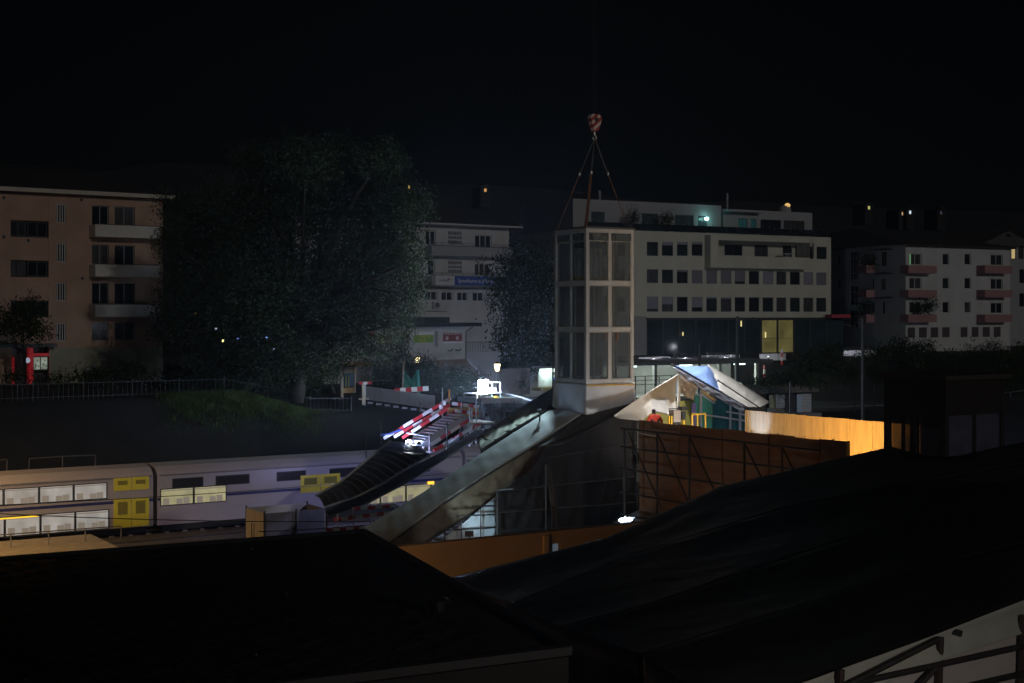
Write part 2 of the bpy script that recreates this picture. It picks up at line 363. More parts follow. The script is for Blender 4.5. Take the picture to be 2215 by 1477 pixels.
def hip(mb, x0, x1, y0, y1, z, h, inset, over=.5, th=.18, mi=0):
    a, b, c, d = x0-over, x1+over, y0-over, y1+over; ym = (c+d)/2
    v = [(a,c,z),(b,c,z),(b,d,z),(a,d,z),(a,c,z+th),(b,c,z+th),(b,d,z+th),(a,d,z+th),(a+inset,ym,z+th+h),(b-inset,ym,z+th+h)]
    mb.add(v, [(3,2,1,0),(0,1,5,4),(1,2,6,5),(2,3,7,6),(3,0,4,7),(4,5,9,8),(6,7,8,9),(5,6,9),(7,4,8)], mi)

# ------------------------------------------------------------------ terracotta apartment block (far left)
def brown_block():
    f = Frame(0, 103, 5200); t = fthing('apartment_building', 'terracotta apartment block with pale balconies and a red framed shop below', 'building', f)
    xa, xb = f.x(-170), f.x(352); zt = f.z(0, 413); z0 = 5.5; X = f.x
    Z = lambda px, py: f.z(px, py)
    logg = [(X(23), Z(60, b), X(106), Z(60, a)) for a, b in ((477, 513), (563, 599), (650, 687))]
    slots = [(X(122), Z(130, b), X(143), Z(130, a)) for a, b in ((441, 482), (526, 567), (611, 651), (699, 738))]
    doors = [(X(px0), Z(220, b), X(px1), Z(220, a)) for a, b in ((445, 497), (529, 572), (611, 658), (697, 737)) for px0, px1 in ((199, 236), (248, 292))]
    shop = (X(26), z0+.9, X(106), Z(60, 744)); ent = (X(-120), z0+.9, X(-60), Z(-60, 749))
    wl = MB(); wl.wall(xa, xb, z0, zt, logg+slots+doors+[shop, ent], 0, .3); body(wl, xa, xb, 12, z0, zt)
    wl.box(X(106)-.04, X(106)+.04, -.035, .01, Z(106, 742), zt)                       # joint between the two halves
    wl.build('wall', m_brown, t)
    lo = MB(); zg = Z(50, 742); lo.box(X(110), xb, -.02, .015, z0, Z(150, 752)); lo.build('plinth', M('plinth_render', (.26, .26, .19), .9, var=.15, scale=1), t)
    rb = MB(); hip(rb, xa, xb, 0, 12, zt+.0, 1.9, 5, .7, .32); rf = rb.build('roof', m_roof, t)
    g = MB(); g.box(xa-.75, xb+.7, -.78, -.70, zt-.02, zt+.28); g.build('gutter', M('eaves_board', (.42, .38, .32), .8), rf)
    for i, (x0, zb, x1, zc) in enumerate(logg):
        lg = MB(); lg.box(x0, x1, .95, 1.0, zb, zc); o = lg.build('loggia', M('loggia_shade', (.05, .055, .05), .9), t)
        lr = MB(); lr.box(x0, x1, .0, .04, zb, zb+.35); lr.box(x0, x1, .26, .3, zb-.002, zc); 
        window(o, x0+.05, x0+(x1-x0)*.42, zb+.06, zc-.06, .1, .3, 1, fm=m_dframe); window(o, x0+(x1-x0)*.46, x1-.05, zb+.06, zc-.06, .1, .3, 1, fm=m_dframe)
    for x0, zb, x1, zc in slots:
        o = window(t, x0, x1, zb, zc, 0, .3, 0); 
        gb = MB()
        for k in range(4): xx = x0+(x1-x0)*(k+.5)/4; gb.box(xx-.035, xx+.035, .02, .06, zb+.01, zc-.01)
        gb.build('bars', m_frame, o)
    for x0, zb, x1, zc in doors: window(t, x0, x1, zb, zc, 0, .3, 1, 0, fm=M('dim_frame', (.18, .18, .18), .6), name='balcony_door' if zb > Z(220, 690) else 'window')
    for a, b in ((488, 514), (573, 599), (659, 685)):
        x0, x1 = X(192), X(330); zb, zc = Z(220, b), Z(220, a); q = MB()
        q.box(x0, x1, -1.35, -1.22, zb, zc); q.box(x0, x0+.12, -1.22, 0.02, zb+.002, zc-.002); q.box(x1-.12, x1, -1.22, .02, zb+.002, zc-.002); q.box(x0+.12, x1-.12, -1.22, .02, zb+.004, zb+.2)
        o = q.build('balcony', m_balc, t); MB().box(x0, x1, -1.37, -1.2, zc, zc+.06).build('handrail', m_dframe, o)
    # shop
    MB().box(X(-60), X(112), -1.2, -.01, Z(60, 750), Z(60, 743)).build('canopy', m_dframe, t)
    x0, zb, x1, zc = shop; zt2 = Z(60, 766)
    sh = MB(); sh.box(x0, x1, .9, .96, zb, zc); sh.build('shop_recess', m_dframe, t)
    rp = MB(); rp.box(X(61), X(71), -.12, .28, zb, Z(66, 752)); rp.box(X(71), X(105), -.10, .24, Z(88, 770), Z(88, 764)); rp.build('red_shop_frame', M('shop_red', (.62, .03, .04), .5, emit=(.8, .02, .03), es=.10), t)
    MB().box(X(26), X(31), -.08, .26, zb, Z(28, 772)).build('red_post', MATS['shop_red'], t)
    ow = window(t, X(71)+.02, X(105), Z(88, 801), Z(88, 770.5), -.1, .3, 1, 0, fm=m_dframe, pm=ME('lit_shop_glass', (.55, .62, .50), .30, .5, 2.5), name='shop_window', label='lit shop window in a red frame')
    for k in range(9):
        MB().box(X(73+3.2*k), X(75+3.2*k), -.06, -.04, Z(88, 797-((k*7) % 5)*4), Z(88, 794-((k*7) % 5)*4)).build('goods', m_dframe, ow)
    MB().lathe([(.02, 0), (.16, .06), (.19, .2), (.14, .34), (.02, .4)], 10, (X(59.5), -.05, Z(60, 785))).build('round_sign', ME('shop_sign', (.7, .8, 1), .35), t)
    for px, py in ((8, 427), (8, 512), (61, 520), (176, 432), (178, 602)): MB().tube((X(px), -.08, Z(px, py)), (X(px), .02, Z(px, py)), .12, 10).build('vent', m_dframe, t)
    return t
brown_block()

# ------------------------------------------------------------------ white apartment block with the blue banner
def white_block():
    f = Frame(900, 148, 5200); t = fthing('apartment_building', 'white apartment block with lattice openings behind the big tree', 'building', f)
    X = f.x; Z = lambda py, px=1000: f.z(px, py); xa, xb = X(640), X(1101); z0, zt = 5.5, Z(488)
    lat = [(X(969.5), Z(b), X(999.5), Z(a)) for a, b in ((501, 528), (565, 590.5))]
    wins = [(X(a), Z(d), X(b), Z(c), m) for a, b, c, d, m in ((921, 943, 501, 533, 1), (1027.5, 1064, 506, 537, 2), (926, 941, 563, 597, 0), (1027, 1060, 568, 597, 2),
            (921, 946, 630, 650.5, 1), (955, 980, 630.5, 651, 1), (989, 1013, 631, 651.5, 1), (1022.5, 1047, 631, 652, 1))]
    wins += [(X(p), Z(q+27), X(p+26), Z(q), 1) for q in (504, 566, 630) for p in (700, 745, 790, 835, 875)]
    wl = MB(); wl.wall(xa, xb, z0, zt, lat+[q[:4] for q in wins], 0, .3); body(wl, xa, xb, 11, z0, zt); wl.box(X(908), X(914), -.12, .0, z0, zt-.05)
    wl.build('wall', m_white, t)
    for x0, zb, x1, zc, m in wins: window(t, x0, x1, zb, zc, 0, .3, m, fm=m_frame, fw=.11)
    for x0, zb, x1, zc in lat:
        g = MB(); n = 8
        for i in range(n+1): xx = x0+(x1-x0)*i/n; g.box(xx-.03, xx+.03, .03, .2, zb, zc)
        for j in range(1, 3): zz = zb+(zc-zb)*j/3; g.box(x0, x1, .045, .19, zz-.07, zz+.07)
        o = g.build('lattice_opening', m_white, t); MB().box(x0, x1, .27, .29, zb, zc).build('pane', m_dglass, o)
    rb = MB(); hip(rb, xa, xb, 0, 11, zt, 2.6, 5.5, 1.1, .22); rf = rb.build('roof', m_roof, t)
    MB().box(xa-1, xb+1.05, -1.16, -1.1, zt-.06, zt+.1).build('gutter', M('pale_eaves', (.5, .5, .5), .7), rf)
    for a, b, x1 in ((535, 555.5, 1096), (599, 620, 1096)):
        q = MB(); x0, x2 = X(919), X(x1); zb, zc = Z(b), Z(a); q.box(x0, x2, -1.3, -1.18, zb, zc); q.box(x0, x0+.12, -1.18, .01, zb+.003, zc-.003); q.box(x2-.12, x2, -1.18, .01, zb+.003, zc-.003); q.box(x0+.12, x2-.12, -1.18, .01, zb+.005, zb+.2)
        o = q.build('balcony', m_grey, t); r = MB(); r.box(x0, x2, -1.32, -1.16, zc, zc+.07)
        for h in (.18, .36): r.tube((x0, -1.24, zc+h), (x2, -1.24, zc+h), .022)
        for i in range(9): xx = x0+(x2-x0)*i/8; r.tube((xx, -1.24, zc+.05), (xx, -1.24, zc+.38), .022)
        r.build('railing', m_dframe, o)
    # air conditioner, cable, chimney, dish
    q = MB(); q.box(X(934), X(949), -.45, -.02, Z(667), Z(653)); o = q.build('air_conditioner', M('ac_white', (.4, .4, .42), .5), t)
    MB().tube((X(941), -.47, Z(660)), (X(941), -.44, Z(660)), .27, 14).build('fan_grille', m_dframe, o)
    MB().tube((X(919), -.05, Z(673)), (X(966), -.05, Z(674)), .04).build('conduit', m_dframe, t)
    d = MB(); c = Vector((X(917), .4, Z(450))); d.lathe([(.02, 0), (.2, .05), (.34, .14), (.40, .22)], 14, (0, 0, 0)); rot = Matrix.Rotation(R(62), 4, 'X')
    d.v = [tuple(rot @ Vector(p) + c) for p in d.v]; d.tube(c, c + Vector((0, .3, -1.9)), .05); d.tube(c + Vector((0, -.35, -.25)), c + Vector((0, -.02, -.1)), .02)
    tag(d.build('satellite_dish', M('dish_white', (.5, .48, .45), .5), frame=f), 'pale satellite dish on a mast above the white block\'s eaves', 'satellite dish')
    b = fthing('banner', 'long blue and white language school banner on the white block\'s balcony', 'banner', f)
    z1, z2 = Z(617.5), Z(598); x0, x1, x2 = X(925), X(966.5), X(1079)
    MB().box(x1, x2, -1.46, -1.40, z1, z2).build('blue_panel', M('banner_blue', (.02, .07, .32), .5), b); MB().box(x0, x1-.01, -1.46, -1.40, z1, z2).build('white_panel', M('banner_white', (.55, .55, .60), .5), b)
    text('Sprachkurse und Sprachreisen', .55, 'lettering', M('letter_white', (.75, .75, .78), .5), b, (X(974), -1.468, Z(611.5)), width=X(1072)-X(974))
    text('swites', .5, 'lettering', M('letter_dark', (.03, .035, .06), .5), b, (X(933), -1.468, Z(610.5)), width=X(954)-X(933))
    MB().prism([(X(951), -1.47, Z(601.5)), (X(955.5), -1.47, Z(606)), (X(952), -1.47, Z(607))], (0, .006, 0)).build('emblem', M('emblem_navy', (.02, .03, .12), .5), b)
    MB().prism([(X(955.2), -1.47, Z(604)), (X(958.5), -1.47, Z(606)), (X(955), -1.47, Z(608))], (0, .006, 0)).build('emblem', M('emblem_red', (.5, .03, .08), .5), b)
white_block()

# ------------------------------------------------------------------ station restaurant, low white building
def station():
    f = Frame(900, 114, 5200); t = fthing('station_building', 'low white station restaurant with posters and a flat dark roof', 'building', f)
    X = f.x; Z = lambda py: f.z(950, py); xa, xb = X(700), X(1006); z0, zt = 5.5, Z(706)
    small = [(X(940.5+c*4.1), Z(723.5+r*9.6+6.5), X(943.3+c*4.1), Z(715.5+r*9.6+1)) for r in range(3) for c in range(2)]
    low = [(X(806), z0+1.2, X(930), Z(792)), (X(960), z0+1.2, X(1003), Z(806))]
    wl = MB(); wl.wall(xa, xb, z0, zt, small+low, 0, .3); body(wl, xa, xb, 14, z0, zt)
    for p, q in ((765, 767), (770, 772)): wl.box(xa, xb, -.14, -.005, Z(q), Z(p))
    wl.build('wall', m_white, t)
    for x0, zb, x1, zc in small: MB().box(x0, x1, .2, .24, zb, zc).build('pane', m_dglass, t)
    for x0, zb, x1, zc in low: window(t, x0, x1, zb, zc, 0, .3, 3, fm=m_dframe)
    rb = MB(); rb.box(xa-.8, X(1028), -.95, 15, zt, zt+.3); rb.box(xa, xb-.5, 1.5, 13, zt+.3, zt+.75); rb.build('roof', m_roof, t)
    dp = MB(); dp.path([(X(1010), -.8, zt-.05), (X(1006), -.12, zt-.45), (X(1006), -.12, Z(778))], .05); dp.build('downpipe', m_dframe, t)
    al = MB(); A = [(X(931), -.03, Z(778)), (X(1008), -.03, Z(778))]; B = [(X(951, -2.6), -2.6, Z(806)), (X(1039, -2.6), -2.6, Z(806))]
    al.grid(lambda u, v: Vector(A[0]).lerp(Vector(A[1]), u).lerp(Vector(B[0]).lerp(Vector(B[1]), u), v) - Vector((0, 0, .08*math.sin(math.pi*v))), 10, 6)
    al.grid(lambda u, v: Vector(B[0]).lerp(Vector(B[1]), u) - Vector((0, 0, (.22+.05*math.cos(u*56))*v)), 60, 1)
    aw = solid(al.build('awning', M('awning_cloth', (.34, .27, .24), .8, var=.08), t), .02)
    MB().box(X(700), X(832), -1.0, -.15, Z(788), Z(779)).build('entrance_canopy', M('ochre_beam', (.36, .26, .10), .8), t)
    MB().box(X(769), X(801), -.06, .0, z0+.9, Z(789)).build('entrance_door', M('pale_door', (.50, .53, .60), .6), t)
    text('RESTAURANT', 1, 'lettering', m_dframe, t, (X(748), -.1, Z(765)), width=X(842)-X(748), ext=.03)
    for px in (968, 985): MB().path([(X(px), -.02, Z(757)), (X(px+1), -.35, Z(759)), (X(px+5), -.4, Z(757)), (X(px+6), -.4, Z(754))], .045).build('wall_hook', m_dframe, t)
    def poster(x0, x1, y0, y1, col, name, label, fr=.06):
        p = fthing('poster', label, 'poster', f, 'posters on the station wall'); MB().box(X(x0), X(x1), -.06, -.01, Z(y1), Z(y0)).build('poster_frame', m_alu, p)
        MB().box(X(x0)+fr, X(x1)-fr, -.075, -.062, Z(y1)+fr, Z(y0)-fr).build('poster_sheet', M('sheet_'+name, col, .5, var=.05), p); return p
    p = poster(892, 938, 717, 742, (.20, .36, .05), 'green', 'green poster with yellow lettering and a white top')
    MB().box(X(893), X(937), -.085, -.078, Z(724), Z(718)).build('white_band', m_bwhite, p)
    ym = M('letter_yellow', (.55, .55, .10), .5); text('erer er', .5, 'lettering', ym, p, (X(907), -.082, Z(731)), width=X(931)-X(907)); text('Hotel', .5, 'lettering', ym, p, (X(905), -.082, Z(739.5)), width=X(920)-X(905))
    p = poster(956, 1000, 718, 743, (.20, .03, .045), 'red', 'dark red restaurant poster with white lettering')
    wm = M('letter_cream', (.6, .5, .5), .5); text('Restaurant Bahnhof', .5, 'lettering', wm, p, (X(958.5), -.08, Z(724)), width=X(997)-X(958.5))
    MB().box(X(957), X(999), -.085, -.078, Z(742.3), Z(738.5)).build('white_band', m_bwhite, p)
    for px, rr in ((966, 4), (988, 4.2)): MB().tube((X(px), -.082, Z(731.5)), (X(px), -.078, Z(731.5)), .16, 12).build('dish_picture', wm, p)
    p = poster(818, 848, 719, 743, (.42, .38, .22), 'yellow', 'pale poster with yellowish pictures half behind leaves')
    for k, c in enumerate(((.4, .34, .12), (.35, .3, .18), (.3, .1, .08))): MB().box(X(820+9*k), X(827+9*k), -.085, -.078, Z(741), Z(722+2*k)).build('picture', M('pic%d' % k, c, .6), p)
    p = poster(788, 811, 715, 742, (.38, .36, .36), 'pale', 'pale poster with a red headline nearest the tree trunk'); MB().box(X(793), X(808), -.085, -.078, Z(723), Z(718)).build('headline', m_red, p)
    p = poster(857, 886, 717, 743, (.36, .34, .33), 'grey', 'greyish poster with small red pictures beside the green one'); MB().box(X(859), X(870), -.085, -.078, Z(724), Z(721)).build('headline', m_red, p)
    # link wall with railing between the restaurant and the dark tree
    g = fthing('terrace_wall', 'grey terrace wall with thin railing right of the restaurant', 'wall', f)
    MB().box(X(1008), X(1100), 1.2, 1.6, z0, Z(763)).build('wall', m_grey, g); r = MB()
    for i in range(26): xx = X(1009)+(X(1098)-X(1009))*i/25; r.tube((xx, 1.3, Z(763)), (xx, 1.3, Z(742)), .02, 6)
    r.box(X(1008), X(1100), 1.28, 1.33, Z(742), Z(741)); r.build('railing', m_dframe, g)
station()
# wooden kiosk at the bank edge
def kiosk():
    f = Frame(738, 102, 5200); t = fthing('kiosk', 'small wooden shelter with glass front beside the station entrance', 'kiosk', f); X = f.x; Z = lambda py: f.z(750, py)
    mb = MB(); zb = Z(850); mb.box(X(738), X(743), 0, .15, zb-.4, Z(794)); mb.box(X(767), X(770), 0, .15, zb, Z(794)); mb.build('post', M('pale_timber', (.42, .36, .28), .8, var=.2), t)
    MB().box(X(736), X(772), -.1, 1.9, Z(794), Z(790)).build('roof', m_roof, t)
    MB().box(X(743.2), X(767), .05, .1, Z(837), Z(808)).build('glass_front', M('blue_grey_panel', (.05, .09, .12), .2), t)
    MB().box(X(743.2), X(767), .04, .12, zb, Z(839)).build('counter', m_wood, t); MB().box(X(743.2), X(752), 1.6, 1.7, Z(808), Z(795)).build('back_wall', m_wood, t)
    for px in (748, 754): MB().tube((X(px), -.03, Z(845)), (X(px), -.03, Z(812)), .03).build('rail_post', m_osb, t)
kiosk()

# ------------------------------------------------------------------ cream office building with penthouse
def cream_block():
    f = Frame(1262, 150, 6450); t = fthing('office_building', 'long cream office building with rows of square windows and a dark glazed ground floor', 'building', f)
    X = f.x; Z = f.z; D = 17; x0, x1 = 0, X(1797.5); z0 = 5.8; zt = Z(1372, 498.5); zg = Z(1600, 690)
    XW = [(1360+a/3.692, 1360+b/3.692) for a, b in ((145,235),(265,355),(385,472),(503,590),(620,705),(735,820),(847,930),(960,1042),(1070,1155),(1180,1257),(1288,1367),(1395,1473),(1498,1577))]
    X2 = [(1290, 1312), (1328, 1352)]
    r1 = [(X(a), Z(a, 553), X(b), Z(a, 522.5)) for a, b in X2+XW[:4]] + [(X(1751), Z(1755, 560), X(1759.5), Z(1755, 533)), (X(1766.5), Z(1777, 560.5), X(1788), Z(1777, 533.5))]
    r2 = [(X(a), Z(1500, 613), X(b), Z(1500, 584)) for a, b in X2+XW]; r3 = [(X(a), Z(1500, 674), X(b), Z(1500, 642)) for a, b in X2+XW]
    gx = [1397 + (1822-1397)*i/12 for i in range(13)]; xg1 = X(1822)
    ground = (X(1397), z0+1, X(1797)-.3, zg)
    logg = (X(1541), Z(1640, 555.5), X(1747), Z(1640, 523))
    bx0, bx1 = X(1537, -1.1), X(1752, -1.1); zb0, zb1 = Z(1640, 580.5, -1.1), zt-.25
    wl = MB(); wl.wall(x0, x1, z0, zt, r1+r2+r3+[ground, (bx0+.2, zb0+.2, bx1-.2, zb1-.2)], 0, .22); body(wl, x0, x1, D, z0, zt)
    # projecting bay with a deep loggia
    wl.wall(bx0, bx1, zb0, zb1, [logg], -1.1, .3)
    for xx in (bx0, bx1): wl.add([(xx, -1.1, zb0), (xx, 0, zb0), (xx, 0, zb1), (xx, -1.1, zb1)], [(0,1,2,3) if xx == bx0 else (3,2,1,0)])
    wl.add([(bx0, -1.1, zb1), (bx1, -1.1, zb1), (bx1, 0, zb1), (bx0, 0, zb1)], [(0,1,2,3)]); wl.add([(bx0, -1.1, zb0), (bx0, 0, zb0), (bx1, 0, zb0), (bx1, -1.1, zb0)], [(0,1,2,3)])
    li = [(X(a, 1), Z(a, d, 1), X(b, 1), Z(a, c, 1)) for a, b, c, d in ((1567, 1606, 529, 552), (1632, 1661, 530, 555), (1693, 1713, 531, 556), (1720, 1731, 532, 556))]
    wl.wall(bx0+.2, bx1-.2, zb0+.2, zb1-.2, li, 1.0, .2)
    wl.add([(bx0+.2, -.8, logg[1]-.3), (bx1-.2, -.8, logg[1]-.3), (bx1-.2, 1, logg[1]-.3), (bx0+.2, 1, logg[1]-.3)], [(0,1,2,3)])
    wl.add([(bx0+.2, -.8, logg[3]+.3), (bx0+.2, 1, logg[3]+.3), (bx1-.2, 1, logg[3]+.3), (bx1-.2, -.8, logg[3]+.3)], [(0,1,2,3)])
    for xx in (bx0+.2, bx1-.2): wl.add([(xx, -.8, zb0+.2), (xx, 1, zb0+.2), (xx, 1, zb1-.2), (xx, -.8, zb1-.2)], [(0,1,2,3)])
    wl.build('wall', m_cream, t)
    rr = random.Random(3)
    bl = {8: 1.0, 9: 1.0, 10: 1.0, 11: .75, 13: 1.0, 16: 1.0, 17: 1.0}
    for row in (r1, r2, r3):
        for i, (a, b, c, d) in enumerate(row):
            u = 0; bmt = m_blind
            if row is r2: u = [.1, .3, 0, 0, .15, 1, 1, 1, .8, 0, 1, 0, 0, 1, 1][i]; bmt = m_blind2 if i in (10, 13) else m_blind
            if row is r3: u = [0, .2, .8, .5, 0, .7, .1, .12, 0, 0, 0, 0, 0, 0, 0][i]; bmt = m_blind2
            if row is r1: u = [0, .2, 0, .25, .2, .18, 0, 0][i]; bmt = m_blind2
            window(t, a, c, b, d, 0, .22, 1 if (row is r2 and i in (2, 3, 4)) else 0, fm=m_dframe, blind=u, bm=bmt)
    for a, b, c, d in li: window(t, a, c, b, d, 1.0, .2, 1, fm=m_dframe)
    # glazed ground floor
    MB().box(X(1395), xg1, -.35, -.02, zg, Z(1600, 687)).build('fascia', m_dframe, t)
    for i in range(12):
        a, b = X(gx[i]), X(gx[i+1]); lit = i in (7, 8)
        window(t, a, b, z0+1.1, zg-.002*(i % 2), -.2, .2, 0, 1, fm=m_dframe, pm=ME('lit_office_glass', (.42, .36, .12), .17, .55, .5) if lit else M('shopfront_glass', (.018, .035, .042), .1, var=.4, scale=.4), name='shopfront_bay', fw=.14)
    MB().box(x0, X(1397), -.14, -.0, z0, Z(1390, 684)).build('grey_pier', m_grey, t)
    for px, y0, y1 in ((1651.5, 718, 730), (1473, 718, 726), (1599, 693, 706)): MB().tube((X(px), -.35, Z(px, y1)), (X(px), -.35, Z(px, y0)), .07, 8).build('wall_lamp', ME('bay_lamp', (1, .85, .35), .9), t)
    MB().box(X(1781), X(1822), -1.4, -.36, Z(1800, 687), Z(1800, 680)).build('red_awning', M('awning_red', (.40, .03, .05), .7), t)
    # penthouse set back on the roof
    ps = 3.0; pz = zt; a, b = .6, X(1560, ps); zp = Z(1400, 437, ps)
    ph = MB(); gl = [(X(p, ps), pz+.1, X(q, ps), Z(p, r, ps)) for p, q, r in ((1279, 1308, 457), (1388, 1424, 461), (1460, 1500, 464), (1510, 1530, 466))]
    ph.wall(a, b, pz, zp, gl, ps, .2); body(ph, a, b, 11, pz, zp, ps); ph.build('penthouse', m_grey, t)
    for g in gl: window(t, g[0], g[2], g[1], g[3], ps, .2, 2, fm=m_dframe, pm=M('penthouse_glass', (.05, .07, .075), .15))
    c, d = b+.25, X(1757, ps); zq = Z(1660, 456, ps); g2 = [(X(p, ps), pz+.1, X(q, ps), Z(p, r, ps)) for p, q, r in ((1597, 1617, 472), (1624, 1636, 473), (1645, 1690, 474), (1695, 1740, 476))]
    ph = MB(); ph.wall(c, d, pz, zq, g2, ps, .2); body(ph, c, d, 11, pz, zq, ps); ph.box(c, X(1640, ps), ps-1.2, ps-.002, zq-.35, zq-.1); ph.build('penthouse', m_grey, t)
    for k, g in enumerate(g2): window(t, g[0], g[2], g[1], g[3], ps, .2, 1, fm=m_dframe, pm=M('teal_lit_glass', (.03, .10, .11), .3, emit=(.05, .30, .30), es=.06) if k < 2 else None)
    for px, y0, y1 in ((1573, 418, 447), (1297, 412, 436)): MB().tube((X(px, 6), 6, Z(px, y1+10, 6)), (X(px, 6), 6, Z(px, y0, 6)), .14, 10).build('flue', m_steel, t)
    rl = MB(); n = 42
    for i in range(n+1):
        xx = .3+(x1-.6)*i/n; rl.tube((xx, .25, zt), (xx, .25, zt+.95), .03, 6)
    rl.build('railing_posts', m_steel, t); MB().box(.3, x1-.3, .22, .24, zt+.06, zt+.8).build('railing_glass', M('dark_rail_glass', (.012, .016, .02), .15), t)
    lp = thing('wall_lamp', 'bright teal wall lamp on the cream building\'s roof terrace', 'lamp', f.w(X(1528.5, ps-.3), ps-.3, Z(1528.5, 473, ps-.3)), f.rot)
    MB().lathe([(.05, -.2), (.22, -.12), (.24, .12), (.05, .2)], 12).build('lamp_glass', ME('teal_lamp', (.45, 1.0, .95), 7), lp)
    MB().box(-.05, .05, .05, .29, -.06, .06).build('bracket', m_dframe, lp); lamp('POINT', (0, -.35, 0), 26, (.3, 1, .95), lp, .1)
    for px, r in ((1370, 1.35), (1441, 1.3)):
        c0 = f.w(X(px, 1.2), 1.2, zt); pb = thing('potted_shrub', 'dark round shrub in a pot on the roof terrace, %s' % ('nearer the glass lift' if px < 1400 else 'nearer the teal lamp'), 'shrub', c0, 0, 'shrubs on the roof terrace')
        MB().lathe([(.3, 0), (.42, .5), (.38, .5), (.3, .1)], 12).build('pot', m_dframe, pb); leaves('foliage', None, [((c0.x, c0.y, c0.z+1.35), (.85, .85, 1.0))], 900, .16, pb, tuple(c0), .3, LEAF[:2])
    tb = thing('terrace_table', 'small white garden table with chairs behind the loggia parapet', 'table', f.w(X(1700, -.2), -.2, logg[1]-.3))
    MB().lathe([(.55, .68), (.6, .7), (.6, .74), (.55, .74)], 14).build('tabletop', m_bwhite, tb)
    for q in range(4): MB().tube((.35*math.cos(q*1.57), .35*math.sin(q*1.57), 0), (.3*math.cos(q*1.57), .3*math.sin(q*1.57), .69), .03).build('leg', m_bwhite, tb)
    sd = thing('roof_dome', 'low orange lit roof light on top of the cream building', 'roof light', f.w(X(1697, 6), 6, zq)); MB().lathe([(.75, 0), (.8, .5), (.6, .95), (.1, 1.1)], 12).build('dome', m_grey, sd); MB().lathe([(.3, .95), (.36, 1.2), (.1, 1.4)], 10, (.3, -.3, -.1)).build('lamp_glass', ME('orange_lamp', (1, .6, .2), .8), sd)
cream_block()

